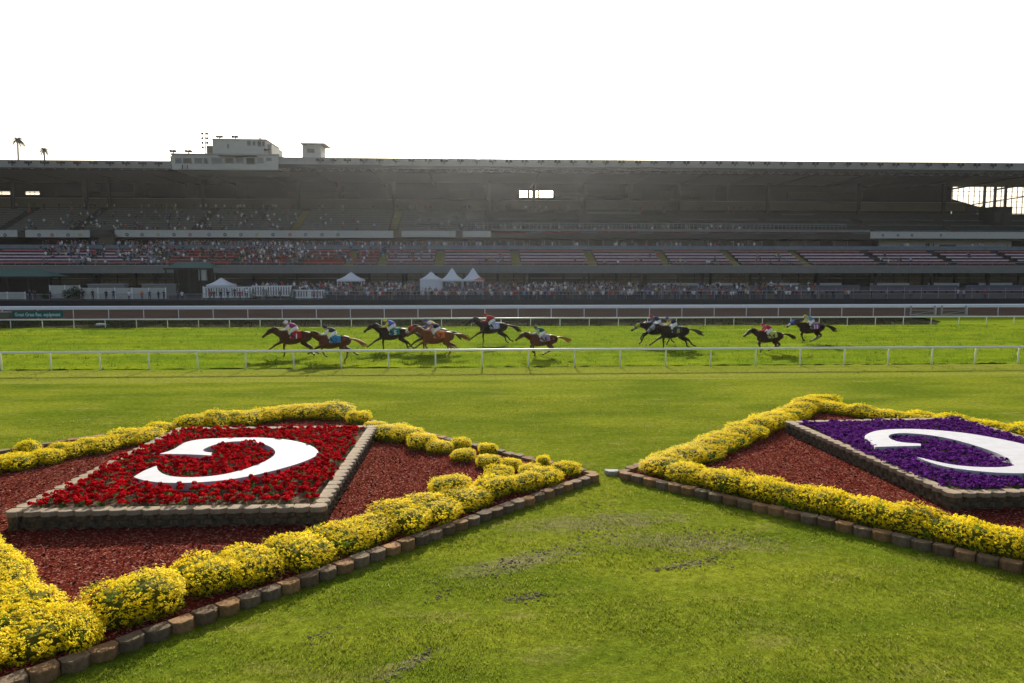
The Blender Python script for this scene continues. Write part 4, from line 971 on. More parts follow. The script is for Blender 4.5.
# ground floor back wall, columns and coloured panels
b = MB(); b.box(XL, XR, 157.7, 158.4, 0, zA0+.4, M_dark); gpart(b, 'ground_floor_wall')
x = XL; k = 0
while x < XR:
    L = random.uniform(5, 9); typ = random.choice(('w', 'd', 'y', 'y', 'w2'))
    b = MB(); mm = {'w': M_beige, 'd': M_glass, 'y': mat('ochre_panel', (.20, .16, .07), .8, .4, .8), 'w2': M_conc_d}[typ]
    b.box(x, x+L-.5, 157.5, 157.69, AP1-.1, zA0-.1, mm); b.box(x+L*.45, x+L*.45+.15, 157.4, 157.5, AP1-.1, zA0-.1, M_dsteel); b.box(x, x+L-.5, 157.38, 157.5, zA0-1.1, zA0-1.0, M_lsteel)
    gpart(b, 'shop_front'); x += L; k += 1
for i in range(28):
    x = -160+i*12.2; b = MB(); b.box(x-.25, x+.25, 152, 152.5, AP0, zA0+.05, M_conc_d); b.box(x-.35, x+.35, 151.9, 152.6, zA0-.3, zA0+.04, M_conc_d); gpart(b, 'column')
# benches on the right under the deck
for (pa, pb) in ((648, 705), (712, 745), (815, 842), (871, 910), (929, 960), (980, 1013), (768, 800)):
    y = 152.9; b = MB(); z = HZ(283.3, y); z2 = HZ(289, y); b.box(XP(pa, y), XP(pb, y), y, y+.2, z2, z, M_cream); b.box(XP(pa, y), XP(pb, y), y-1.0, y-.002, z2-.7, z2-.1, M_teal); gpart(b, 'counter')

# seats of the first deck: sections between the aisles
AIS = [XP(p, YB) for p in (4, 106, 178, 250, 305, 356, 387, 441, 514, 586, 656, 721, 788, 859, 925, 988, 1046)]
AIS = sorted(AIS); sl_ = (zB-zA1)/(YB-YA)
NR = 5
def aisle_w(px): return 1.35
benches = 0
for i in range(len(AIS)-1):
    xa_, xb_ = AIS[i]+.9, AIS[i+1]-.9
    pxm = 471+(xa_+xb_)/2/155*FPX
    reddish = 150 < pxm < 395 and pxm > 0
    b = MB(); vs = []
    for r in range(12):
        y0_ = YA+.6+r*(YB-YA-.6)/12; y1_ = YA+.6+(r+1)*(YB-YA-.6)/12; z = zA1-.32+(y0_-YA)*sl_
        b.box(xa_-.9 if False else xa_, xb_, y0_, y1_, z-.35, z, M_conc_d)
    s = gpart(b, 'seat_section')
    for r in range(NR):
        y0_ = YA+1.0+r*(YB-YA-1.2)/NR; z = zA1+.02+(y0_-YA)*sl_
        if reddish: mm = random.choice((M_redb, M_redb, M_pinkb)) if pxm > 170 else M_pinkb
        else: mm = M_pinkb if r in (0, NR-1) else M_lav
        b = MB()
        b.box(xa_+.1, xb_-.1, y0_, y0_+.5, z+.10, z+.17, mm); b.box(xa_+.1, xb_-.1, y0_+.5, y0_+.56, z+.17, z+.40, mm)
        n = int((xb_-xa_)/2)
        for q in range(n+1): xx = xa_+.12+(xb_-xa_-.35)*q/n; b.box(xx, xx+.06, y0_+.05, y0_+.45, z-.32, z+.10, M_dsteel)
        o = b.build('bench_row', s)
    b = MB(); yel = AIS[i] > XP(345, YB) and AIS[i] < XP(800, YB)
    for r in range(14):
        y0_ = YA+.6+r*(YB-YA-.6)/14; y1_ = YA+.6+(r+1)*(YB-YA-.6)/14; z = zA1-.3+(y0_-YA)*sl_
        b.box(AIS[i]-.85, AIS[i]+.85, y0_, y1_, z-.35, z+.05, M_yel if yel else M_conc_d)
    gpart(b, 'stair_aisle')
# concourse floor and boxes
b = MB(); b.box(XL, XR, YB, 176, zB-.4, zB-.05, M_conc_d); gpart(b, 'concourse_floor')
z2 = HZ(238.3, YB+2); z2t = HZ(231, YB+2)
b = MB(); b.box(XL, XR, YB+.2, YB+.32, zB-.05, zB+.75, mat('blue_grey_box', (.16, .20, .24), .7, .2, .5)); gpart(b, 'box_front')
b = MB(); b.box(XL, XR, 174, 174.6, zB-.05, z2+1.6, M_dark); gpart(b, 'concourse_back_wall')
# glazed suites in the middle right
xs0, xs1 = XP(470, 167), XP(873, 167); x = xs0
b = MB(); b.box(xs0, xs1, 168.0, 168.3, zB, z2, M_conc_d); gpart(b, 'suite_wall')
k = 0
while x < xs1-4:
    L = 3.3; b = MB(); b.box(x, x+.12, 167.7, 167.995, zB, z2-.2, M_lsteel); b.box(x+.12, x+L-.02, 167.9, 167.99, zB+.2, z2-.4, M_glass if k % 4 else M_black); b.box(x+.12, x+L-.02, 167.8, 167.99, zB-.02, zB+.2, M_lsteel)
    gpart(b, 'suite_window'); x += L; k += 1
b = MB(); x = xs0
while x < xs1-3:
    L = 12.3; za = HZ(235.5, YB+3); zb_ = HZ(231.3, YB+3); b.prism_yz([(YB+2.6, za), (YB+5, zb_), (YB+5, zb_-.1), (YB+2.6, za-.12)], x+3.5, x+L, M_redp); b.prism_yz([(YB+2.6, za), (YB+5, zb_), (YB+5, zb_-.1), (YB+2.6, za-.12)], x, x+3.5, M_conc); x += L
gpart(b, 'awning', lab='faded red and grey awning strip over the suites')
# pale wall at the right of the concourse
b = MB(); xw = XP(873, 168); b.box(xw, XR, 166, 166.4, zB, z2+.1, M_cream); b.box(XP(938, 166), XP(954, 166), 165.8, 165.99, zB+.4, zB+1.3, M_teal); b.box(XP(1010, 166), XP(1024, 166), 165.8, 165.99, zB, z2-.2, M_dark); gpart(b, 'cream_wall')
# second deck
YD0, YD1 = YB+2, 181; zD1 = HZ(210, 180)
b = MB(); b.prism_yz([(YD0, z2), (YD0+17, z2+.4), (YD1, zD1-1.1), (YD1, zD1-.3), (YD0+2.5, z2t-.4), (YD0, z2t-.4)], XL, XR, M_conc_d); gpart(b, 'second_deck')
# pale fascia with crests at the left and right, thin slab in the middle
def fas(pa, pb, r0, r1, m, name='white_fascia'):
    b = MB(); b.box(XP(pa, YD0), XP(pb, YD0), YD0-.18, YD0-.003, HZ(r1, YD0), HZ(r0, YD0), m); return gpart(b, name)
F1 = fas(-60, 20, 231.5, 238, M_cream); F2 = fas(28, 92, 231.3, 238.3, M_cream); F3 = fas(117, 394, 231, 238, M_cream); F4 = fas(402, 456, 231, 237, M_cream); F5 = fas(463, 491, 231, 237, M_cream)
fas(92.3, 116.7, 231, 238.5, M_conc_d, 'fascia_gap'); fas(394.3, 401.7, 231, 237.5, mat('brown_panel', (.14, .09, .06), .8, .1), 'fascia_gap'); fas(456.3, 462.7, 231, 237.5, M_conc_d, 'fascia_gap')
fas(491.5, 868, 228.6, 231, M_conc, 'slab_edge'); F6 = fas(868.5, 1100, 230.4, 237.4, M_cream)
DOT = [(.05, .05, .06), (.03, .03, .10), (.35, .03, .04), (.05, .08, .06), (.40, .30, .06), (.10, .10, .25)]
def crest(px, row, k, small=1.0):
    p = aty(px, row, YD0-.2); b = MB(); m = mat('crest_%d' % (k % 6), DOT[k % 6], .6, .1); b.tube([(p.x, YD0-.21, p.z), (p.x, YD0-.182, p.z)], [.36*small]*2, m, 12, side=(1, 0, 0)); b.tube([(p.x, YD0-.23, p.z), (p.x, YD0-.21, p.z)], [.15*small]*2, M_cream, 8, side=(1, 0, 0)); gpart(b, 'crest')
for k, px in enumerate((5, 39, 52, 68, 80)): crest(px, 235, k)
for k, px in enumerate((127, 142, 158, 174, 190, 209, 225, 241, 257, 273, 290, 305.5, 322, 338)): crest(px, 234.6, k*2 % 6 + k % 2)
for k, px in enumerate((883, 898, 912, 941)): crest(px, 235.3, 0, .8)
# upper railing
b = MB(); zr = HZ(222.8, YD0)
b.tube([(XP(463, YD0), YD0+.3, zr), (XP(845, YD0), YD0+.3, zr)], [.05]*2, M_lsteel, 5); b.tube([(XP(463, YD0), YD0+.3, zr-.5), (XP(845, YD0), YD0+.3, zr-.5)], [.03]*2, M_lsteel, 5); x = XP(463, YD0)
while x < XP(845, YD0): b.tube([(x, YD0+.3, zr-1.4), (x, YD0+.3, zr)], [.035]*2, M_lsteel, 4); x += .9
gpart(b, 'balcony_railing')
# upper seating
UA = [XP(p, 172) for p in (-55, 18, 90, 205, 300, 396, 490, 584, 677, 766, 858, 942, 1060)]
su = (zD1-z2t)/(180-YD0-3)
for i in range(len(UA)-1):
    xa_, xb_ = UA[i]+.8, UA[i+1]-.8; b = MB(); pxm = 471+(xa_+xb_)/2/172*FPX
    flatd = pxm > 480
    for r in range(13):
        y0_ = YD0+3+r*(14.5)/13; z = z2t-.25+(y0_-YD0-3)*su
        b.box(xa_, xb_, y0_, y0_+14.5/13, z-.5, z, M_conc_d)
        if not flatd or (r % 3 == 1 and r < 9):
            mm = M_greyb if not flatd else M_teal
            b.box(xa_+.3, xb_-.3, y0_+.35, y0_+.75, z+.30, z+.38, mm); b.box(xa_+.3, xb_-.3, y0_+.75, y0_+.82, z+.38, z+.58, mm)
            for q in range(int((xb_-xa_)/3)): b.box(xa_+.4+q*3, xa_+.48+q*3, y0_+.4, y0_+.7, z, z+.3, M_dsteel)
    gpart(b, 'upper_seat_section')
    b = MB()
    for r in range(13):
        y0_ = YD0+3+r*14.5/13; z = z2t-.2+(y0_-YD0-3)*su; b.box(UA[i]-.78, UA[i]+.78, y0_, y0_+14.5/13, z-.4, z+.08, M_yel if 380 < 471+UA[i]/172*FPX < 420 or 290 < 471+UA[i]/172*FPX < 310 else M_conc_d)
    gpart(b, 'upper_stair_aisle')
# suite boxes in the upper middle
for (pa, pb, r0, r1, m) in ((586, 640, 211, 218, M_conc), (700, 745, 214, 221, M_conc_d), (780, 812, 213, 219, M_conc), (500, 560, 213, 219, M_conc_d), (640, 662, 214, 218, M_beige)):
    y = 179; b = MB(); b.box(XP(pa, y), XP(pb, y), y, y+1.4, HZ(r1, y), HZ(r0, y), m); gpart(b, 'press_desk')
# press level band and back wall
zP0, zP1 = HZ(209, 181), HZ(198.3, 181)
b = MB(); b.box(XL, XP(962, 181), 181.0, 181.3, zP0, zP1-.5, M_beige); b.box(XL, XP(962, 181), 180.9, 181.35, zP1-.5, zP1-.35, M_lsteel); gpart(b, 'press_balcony_front')
b = MB(); b.box(XL, XP(952, 189), 181.3, 190, zP1-1.6, zP1-1.4, M_conc_d); gpart(b, 'press_floor')
ZR = HZ(169.5, 158); YBK = 190.0; zbt = ZR+1.2
def bwall(pa, pb, r0=None, r1=None, m=M_dark, rr=195):
    b = MB(); z1_ = zbt if r0 is None else HZ(r0, YBK); z0_ = 0 if r1 is None else HZ(r1, YBK)
    b.box(XL if pa is None else XP(pa, YBK, rr), XR if pb is None else XP(pb, YBK, rr), YBK, YBK+.4, z0_, z1_, m); gpart(b, 'back_wall')
bwall(None, 952, 197.0, None); bwall(None, 952, None, 190.2)
ops = [(-20, 12.5), (25, 39.5), (55.5, 65.5), (519.5, 527.5), (529.5, 538), (539.5, 553)]; prev = None
for (a_, c_) in ops:
    bwall(prev, a_, 190.2, 197.0)
    if a_ < 100: bwall(a_, c_, 190.2, 193.9)
    prev = c_
bwall(prev, 952, 190.2, 197.0)
for (a_, c_) in ops:
    b = MB()
    for t in (.33, .66): xx = XP(a_, YBK, 195)+(XP(c_, YBK, 195)-XP(a_, YBK, 195))*t; b.box(xx-.05, xx+.05, YBK+.1, YBK+.2, HZ(197, YBK), HZ(190.2, YBK), M_dsteel)
    b.box(XP(a_, YBK, 195), XP(c_, YBK, 195), YBK+.1, YBK+.2, HZ(195, YBK), HZ(194, YBK)-.08, M_dsteel)
    gpart(b, 'high_window')
# press level partitions, desks, posts in the gloom (depth behind the band)
x = XP(-10, 184)
while x < XP(880, 184):
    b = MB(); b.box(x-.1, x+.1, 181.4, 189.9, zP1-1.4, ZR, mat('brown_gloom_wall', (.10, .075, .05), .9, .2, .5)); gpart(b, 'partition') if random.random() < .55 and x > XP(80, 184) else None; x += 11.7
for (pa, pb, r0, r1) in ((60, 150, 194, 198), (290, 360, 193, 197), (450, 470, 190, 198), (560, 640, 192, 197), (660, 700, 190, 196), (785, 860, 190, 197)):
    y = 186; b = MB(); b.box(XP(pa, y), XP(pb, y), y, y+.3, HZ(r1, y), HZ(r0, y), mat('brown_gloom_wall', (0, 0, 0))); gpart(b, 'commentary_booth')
for px in (17, 90, 113, 206, 300, 395, 490, 584, 677, 766, 856, 940):
    x = XP(px, 179.5); b = MB(); b.box(x-.3, x+.3, 179.2, 179.8, 14, ZR+.2, M_dsteel); gpart(b, 'column')
# sloped solid wall and glass grid at the right end
def W(px, row): p = aty(px, row, YBK); return (p.x, p.z)
b = MB(); pts = [W(952.3, 199), W(980, 207), W(984, 205.5), W(985, 213), W(962, 215.0), W(952.3, 215.0)]; b.prism_xz(pts, YBK, YBK+.4, M_dark); gpart(b, 'sloped_wall')
b = MB(); b.box(W(952.3, 0)[0], W(962, 0)[0], YBK, YBK+.4, HZ(219.5, YBK), HZ(215.0, YBK)+.01, M_dark); b.box(W(978, 0)[0], W(1000, 0)[0], YBK, YBK+.4, HZ(219.5, YBK), HZ(213, YBK), M_dark); b.box(W(952.3, 0)[0], XR, YBK, YBK+.4, 0, HZ(233, YBK), M_dark); b.box(W(952.3, 0)[0], W(1004, 0)[0], YBK, YBK+.4, HZ(233, YBK), HZ(219.5, YBK), M_dark); gpart(b, 'back_wall')
g = MB(); x = W(952.3, 0)[0]; zt = ZR+1.1
while x < XR:
    g.box(x-.06, x+.06, YBK+.1, YBK+.25, HZ(219, YBK) if x > W(984, 0)[0] else HZ(208, YBK), zt, M_dsteel); x += 1.45
for r in (188.5, 193, 199, 205, 211, 217): g.box(W(952.3 if r < 199 else 984, 0)[0], XR, YBK+.08, YBK+.27, HZ(r, YBK)-.05, HZ(r, YBK)+.05, M_dsteel)
g.tube([(W(984, 0)[0], YBK+.1, HZ(202, YBK)), (W(1040, 0)[0], YBK+.1, HZ(193, YBK))], [.15]*2, M_dsteel, 5)
gpart(g, 'end_glazing_frame')
b = MB()
for px in (984, 994.5, 1005): b.box(XP(px, 189, 200)-.22, XP(px, 189, 200)+.22, 188.6, 189.2, HZ(219, 189), zt, M_dsteel)
gpart(b, 'end_column')
b = MB(); y = 171; p0, p1 = XP(993, y, 215), XP(1012, y, 215); b.box(p0, p1, y, y+5, 14, HZ(204, y), M_dark); b.box(p0+.4, XP(1000, y, 215), y-.1, y-.003, HZ(220, y), HZ(210, y), M_conc_d); b.box(XP(1003, y, 215), p1-.1, y-.1, y-.003, HZ(228, y), HZ(210, y), M_conc_d); gpart(b, 'stair_tower')

# roof
xk = XP(171, 158, 162)
R_ = MB(); drop = .95
R_.prism_yz([(158, ZR), (192, ZR+1.0), (192, ZR+1.6), (158.2, HZ(161.5, 158))], xk, XR, M_dsteel)
R_.prism_yz([(158, ZR-.35), (192, ZR+.4), (192, ZR+1.0), (158.2, HZ(163.5, 158)-.3)], XL, xk-.01, M_dsteel)
roof = gpart(R_, 'roof')
b = MB(); z0_, z1_ = ZR+.1, HZ(160, 158)
b.box(xk, XR, 157.7, 157.99, z0_+.55, z1_, M_roofw); b.box(XL, xk-.01, 157.7, 157.99, z0_-.35, z1_-drop, M_roofw); b.box(xk, XR, 157.5, 159.5, z1_, z1_+.22, M_roofw); b.box(XL, xk-.01, 157.5, 159.5, z1_-drop, z1_-drop+.2, M_roofw)
b.box(XP(275, 158), XP(384, 158), 157.6, 157.69, z0_+.25, z0_+.65, M_dsteel)
b.build('fascia', roof)
# underside lattice and ribs
b = MB(); x = XL; n = 0
zt_, zb2 = ZR+.55, ZR-.55
while x < XR:
    b.tube([(x, 158.6, zt_), (x+1.1, 158.6, zb2), (x+2.2, 158.6, zt_)], [.07]*3, M_lsteel, 4); x += 2.2
b.tube([(XL, 158.6, zb2), (XR, 158.6, zb2)], [.09]*2, M_dsteel, 4); b.build('truss', roof)
for i in range(30):
    x = -165+i*12.0; b = MB(); b.box(x-.2, x+.2, 159, 189.5, ZR-.15, ZR+.2, M_dsteel); b.build('roof_beam', roof)
# floodlights along the roof edge
b = MB()
for s in (-1, 1):
    b.tube([(.42*s-.15, -.35, .42), (.42*s+.15, .25, .50)], [.34, .26], M_black, 10, side=(0, 0, 1)); 
b.tube([(-.8, 0, .25), (.8, 0, .25)], [.06]*2, M_dsteel, 5); b.box(-.1, .1, -.1, .1, -.25, .3, M_dsteel)
FM = b.mesh('floodlight')
XR_ = lambda px, Y: XP(px, Y, 160)
fp = [12+16.3*i for i in range(10)]+[320, 333]+[347.5+16.15*i for i in range(42)]
for px in fp:
    o = obj_from(FM, 'floodlight', roof); y = 157.0; o.location = (XR_(px, y), y, (z1_-drop if px < 170 else z1_)-.75); o.rotation_euler = (0, 0, random.uniform(-.3, .3)); o.scale = (.92,)*3
# press box on the roof
PB = empty('press_box', (0, 0, 0), label='white two-storey press box with window bands on the grandstand roof', cat='press box')
y = 157.0
def pbx(pa, pb, r0, r1, m, name, y0=157.2, y1=168, par=None): b = MB(); b.box(XR_(pa, y0), XR_(pb, y0), y0, y1, HZ(r1, y0), HZ(r0, y0), m); return b.build(name, par or PB)
pbx(171.5, 278, 157, 171.4, M_cream, 'lower_storey'); pbx(170.5, 279, 155.6, 156.97, M_roofw, 'lower_roof', 156.9, 168.3)
pbx(213, 266, 142, 155.5, M_cream, 'upper_storey', 157.6); pbx(212.5, 267, 140.9, 141.95, M_roofw, 'upper_roof', 157.3, 168.3)
pbx(207, 212.9, 148, 155.5, M_beige, 'stair_box', 158); pbx(266.2, 272, 146, 155.5, M_roofw, 'side_wing', 159)
for (a_, c_, r0, r1, yy) in ((175, 182, 160, 166, 157.19), (183, 192, 160, 166, 157.19), (194, 203, 160, 166, 157.19), (204, 208, 160, 166, 157.19), (211, 223, 159.5, 166, 157.19), (225, 234, 159.5, 165.5, 157.19), (236, 244, 159.5, 165.5, 157.19), (246, 255, 159.5, 166, 157.19), (257, 264, 159, 165, 157.19), (266, 272, 159, 163, 157.19), (227.5, 230, 146, 151, 157.59), (247.5, 252, 142.3+.6, 148, 157.59), (253, 256.5, 143, 148, 157.59), (258, 262, 143, 148.5, 157.59), (262.5, 265.5, 143, 148.5, 157.59)):
    f = pbx(a_, c_, r0, r1, M_lsteel, 'window', yy-.12, yy); b = MB(); b.box(XR_(a_+.5, yy), XR_(c_-.5, yy), yy-.15, yy-.123, HZ(r1-.5, yy), HZ(r0+.5, yy), M_glass if a_ % 3 else M_conc_d); b.build('pane', f)
pbx(218, 256, 156.97, 157.6, M_dsteel, 'canopy', 155.9, 157.15)
for px in (182, 187): pbx(px-.3, px+.3, 167, 171, M_dsteel, 'ladder_rail', 156.8, 156.95)
for px, r in ((173.5, 155.3), (189, 155.3), (220.5, 140.8), (236, 140.8), (268, 153.5), (261, 140.8)):
    o = obj_from(FM, 'floodlight', PB); o.location = (XR_(px, 157.6), 157.6, HZ(r, 157.6)-.05); o.scale = (.85 if px != 261 else .4,)*3
BT = empty('rooftop_booth', (0, 0, 0), label='small white booth with overhanging flat roof on the grandstand roof', cat='booth')
b = MB(); b.box(XR_(302.5, 160), XR_(321, 160), 160, 165, HZ(159.3, 160), HZ(146.3, 160), M_cream); b.build('wall', BT)
b = MB(); b.prism_yz([(159, HZ(146.2, 160)), (166.5, HZ(146.2, 160)+.2), (166.5, HZ(145, 160)+.2), (159, HZ(145, 160))], XR_(301.5, 160), XR_(326, 160), M_roofw); b.build('roof', BT)
b = MB(); b.box(XR_(307, 160), XR_(315, 160), 159.9, 159.99, HZ(154.5, 160), HZ(150, 160), M_lsteel); w_ = b.build('window', BT); b = MB(); b.box(XR_(307.5, 160), XR_(314.5, 160), 159.86, 159.897, HZ(154, 160), HZ(150.5, 160), M_conc_d); b.build('pane', w_)

# people on the decks
CLUMP = [(random.choice((random.gauss(130, 45), random.gauss(260, 65))), 0) for _ in range(26)]
for _ in range(640):
    cx_, cr_ = random.choice(CLUMP); px = random.gauss(cx_, 9) if random.random() < .8 else random.uniform(60, 440)
    if not 20 < px < 470: continue
    r = min(NR*2-1, max(0, int(random.gauss((cx_*7) % 10, 2.2))))
    if px > 430 and random.random() < .6: continue
    y = YA+1.1+r*(YB-YA-1.3)/(NR*2); crowd_add(XP(px, y), y, zA1-.3+(y-YA)*sl_, random.choice(('sit', 'sit', 'stand')))
for px in (492, 498, 500, 585, 604, 618, 636, 641, 650, 668, 676, 680, 685, 707, 709, 712, 714, 715, 770, 776, 778, 779, 786, 790, 880, 884, 888, 893, 898, 900, 910, 967, 968, 503, 575, 657, 480, 486, 487, 756, 760, 757):
    y = YA+random.choice((1.1, 2.0, 3, 5.5)); crowd_add(XP(px, y), y, zA1-.3+(y-YA)*sl_, 'sit')
for _ in range(620):
    px = random.choice((random.uniform(40, 480), random.uniform(150, 760), random.uniform(190, 480)))
    y = YB+random.choice((.9, 2, 3.2, 4.5)); crowd_add(XP(px, y), y, zB-.05, random.choice(('stand', 'lean', 'stand')))
for px in (901, 903, 906, 908, 925, 927, 930, 932, 971, 978, 981, 1006): y = YB+2.0; crowd_add(XP(px, y), y, zB-.05)
for _ in range(430):
    px = random.choice((random.uniform(20, 470), random.uniform(60, 290), random.uniform(460, 760)))
    r = random.randrange(3 if px > 470 else 10) if random.random() < .75 else 12; y = YD0+3.3+r*14.5/13; crowd_add(XP(px, y), y, z2t-.25+(y-YD0-3.3)*su, 'sit' if r < 12 else 'stand')
flush_crowd('spectators seated and standing on the decks of the grandstand')

# ------------------------------------------------------------------ apron furniture
def tent(px, row_eave, row_peak, wpx, y, rowbase, lab, walls=False):
    xc_ = XP(px, y); hw = wpx/2*y/FPX; ze = HZ(row_eave, y); zp = HZ(row_peak, y); zb_ = apz(y)
    root = empty('canopy_tent', (xc_, y, zb_), label=lab, cat='tent')
    b = MB(); Y0, Y1 = -hw, hw; n = 6; vs = []; fs = []
    rings = 6
    for i in range(rings):
        t = i/(rings-1); r = hw*(1-t)**(1.0)*(1-.22*math.sin(PI*t)); z = (ze-zb_)+(zp-ze)*t
        vs += [(-r, -r, z), (r, -r, z), (r, r, z), (-r, r, z)]
    for i in range(rings-1):
        for k in range(4): fs.append((i*4+k, i*4+(k+1) % 4, (i+1)*4+(k+1) % 4, (i+1)*4+k))
    b.add(vs, fs, M_tent); b.build('canopy', root)
    b = MB(); v = .32
    for (x0_, x1_, y0_, y1_) in ((-hw, hw, -hw, -hw+.02), (-hw, hw, hw-.02, hw), (-hw, -hw+.02, -hw+.021, hw-.021), (hw-.02, hw, -hw+.021, hw-.021)): b.box(x0_, x1_, y0_, y1_, ze-zb_-v, ze-zb_, M_tent)
    b.build('valance', root)
    for sx in (-1, 1):
        for sy in (-1, 1): b = MB(); b.box(sx*hw*.96-.05, sx*hw*.96+.05, sy*hw*.96-.05, sy*hw*.96+.05, -.2, ze-zb_-.01, M_white); b.build('leg', root)
    if walls: b = MB(); b.box(-hw+.1, hw-.1, -hw+.08, -hw+.1, 0, ze-zb_-v, M_tent); b.box(-hw+.1, hw-.1, hw-.1, hw-.08, 0, ze-zb_-v, M_tent); b.build('side_wall', root)
    return root
tent(221, 284.5, 277.5, 22, 132, 298, 'small white pointed tent near the left picket fence')
tent(351, 279.5, 272, 24, 138, 296, 'white pointed canopy tent standing alone in the crowd')
tent(431, 279, 271.5, 21, 137, 296, 'leftmost of the three tents in a row, bluish white with closed sides', True)
tent(452, 279.5, 267.7, 20.5, 136, 296, 'middle tent of the row of three, with a tall white peak')
tent(473, 279.5, 267.5, 20.5, 136, 296, 'rightmost tent of the row of three, with a tall white peak')
# orange umbrella
y = 131; p = XP(479.5, y); zz = HZ(280, y)
U = empty('parasol', (p, y, apz(y)), label='small flat orange parasol in the crowd in front of the tents', cat='parasol')
b = MB(); zr_ = zz-apz(y); vs = [(0, 0, zr_+.45)]+[(1.1*math.cos(k*PI/4), 1.1*math.sin(k*PI/4), zr_) for k in range(8)]; b.add(vs+[(v[0], v[1], v[2]-.05) for v in vs], [(0, 1+k, 1+(k+1) % 8) for k in range(8)]+[(9, 10+(k+1) % 8, 10+k) for k in range(8)], mat('orange_canvas', (.60, .12, .05), .7, .1)); b.build('canopy', U)
b = MB(); b.tube([(0, 0, 0), (0, 0, zr_+.4)], [.03]*2, M_lsteel, 6); b.build('pole', U)
# kiosks with green roofs
def kiosk(pa, pb, r0, r1, y, depth, rb, lab, pillar=None):
    xa_, xb_ = XP(pa, y), XP(pb, y); ze = HZ(r1, y); zr2 = HZ(r0, y); zb_ = apz(y)
    root = empty('kiosk', ((xa_+xb_)/2, y, zb_), label=lab, cat='kiosk'); hw = (xb_-xa_)/2; h = ze-zb_; hr = zr2-zb_
    b = MB(); b.add([(-hw, 0, h), (hw, 0, h), (hw, depth, h), (-hw, depth, h), (-hw*.62, depth/2, hr), (hw*.62, depth/2, hr)], [(0, 1, 5, 4), (1, 2, 5), (2, 3, 4, 5), (3, 0, 4), (3, 2, 1, 0)], M_green); b.build('roof', root)
    b = MB(); b.box(-hw, hw, .02, .12, h-.35, h-.01, M_dsteel); b.build('eave_board', root)
    b = MB(); b.box(-hw*.8, hw*.8, depth*.5, depth*.5+.2, -.2, h-.02, M_dark); b.build('wall', root)
    for k in range(5): xx = -hw*.92+hw*1.84*k/4; b = MB(); b.box(xx-.1, xx+.1, .2, .4, -.2, h-.012, M_dsteel); b.build('post', root)
    if pillar: b = MB(); xx = XP(pillar, y)-(xa_+xb_)/2; b.box(xx-.6, xx+.6, .45, 1.2, h-2.2, h-.35, M_cream); b.build('pillar', root)
kiosk(-40, 51, 270, 276.2, 136, 6, 0, 'dark kiosk with wide green roof at the far left of the apron')
kiosk(163, 213, 262.3, 267.8, 134, 5, 0, 'dark kiosk with green hipped roof and a pale pillar', 201)
# little gabled hut on the concourse
y = YB+.6; xa_, xb_ = XP(98, y), XP(117, y); H_ = empty('hut', ((xa_+xb_)/2, y, zB), label='small brown gabled hut on the concourse between the white fascias', cat='hut'); hw = (xb_-xa_)/2
b = MB(); b.box(-hw*.75, hw*.75, 0, 1.0, -.1, HZ(236, y)-zB, mat('hut_brown', (.09, .07, .05), .8, .2, 2)); b.build('wall', H_); b = MB(); b.prism_xz([(-hw, HZ(236, y)-zB), (0, HZ(231.3, y)-zB), (hw, HZ(236, y)-zB)], -.6, 1.0, mat('hut_roof', (.06, .055, .05), .8, .2, 2)); b.build('roof', H_)
# white fences of the left apron
def solid_fence(pa, pb, r0, r1, y, lab, m=M_cream):
    xa_, xb_ = XP(pa, y), XP(pb, y); root = empty('fence', ((xa_+xb_)/2, y, apz(y)), label=lab, cat='fence'); zb_ = apz(y); hw = (xb_-xa_)/2
    b = MB(); b.box(-hw, hw, 0, .08, min(HZ(r1, y)-zb_, 0)-.05, HZ(r0, y)-zb_, m); b.build('panel', root)
    n = max(2, int((xb_-xa_)/2.6))
    for k in range(n+1): xx = -hw+2*hw*k/n; b = MB(); b.box(xx-.07, xx+.07, -.1, -.003, -.2, HZ(r0, y)-zb_+.06, M_white); b.build('post', root)
solid_fence(-30, 24, 291.5, 299, 129, 'white fence panels at the far left of the apron behind the standing people')
solid_fence(49, 79, 285, 299, 130, 'taller white fence section right of the shrubs on the left apron')
solid_fence(80, 165, 287.5, 299, 129, 'long white fence on the left apron behind the standing people')
for (pa, pb) in ((87, 124), (141, 175)):
    y = 134; b = MB(); b.box(XP(pa, y), XP(pb, y), y, y+1.5, apz(y)-.1, HZ(284.3, y), M_conc); b.box(XP(pa, y)-.1, XP(pb, y)+.1, y-.1, y+1.6, HZ(284.3, y), HZ(284.3, y)+.12, M_lsteel)
    b.build('bar_counter', label='grey bar counter behind the long white fence, '+('left' if pa < 100 else 'right')+' one', cat='counter')
b = MB(); y = 128.4; b.tube([(XP(-30, y), y, HZ(293.6, y)), (XP(205, y), y, HZ(293.6, y))], [.05]*2, M_lsteel, 6); zz = HZ(293.6, y)
RT = empty('handrail', (0, 0, 0), label='thin grey handrail in front of the left white fences', cat='rail'); b.build('top_rail', RT)
for px in range(-20, 206, 17): b = MB(); b.tube([(XP(px, y), y, apz(y)-.1), (XP(px, y), y, zz-.03)], [.035]*2, M_lsteel, 5); b.build('post', RT)
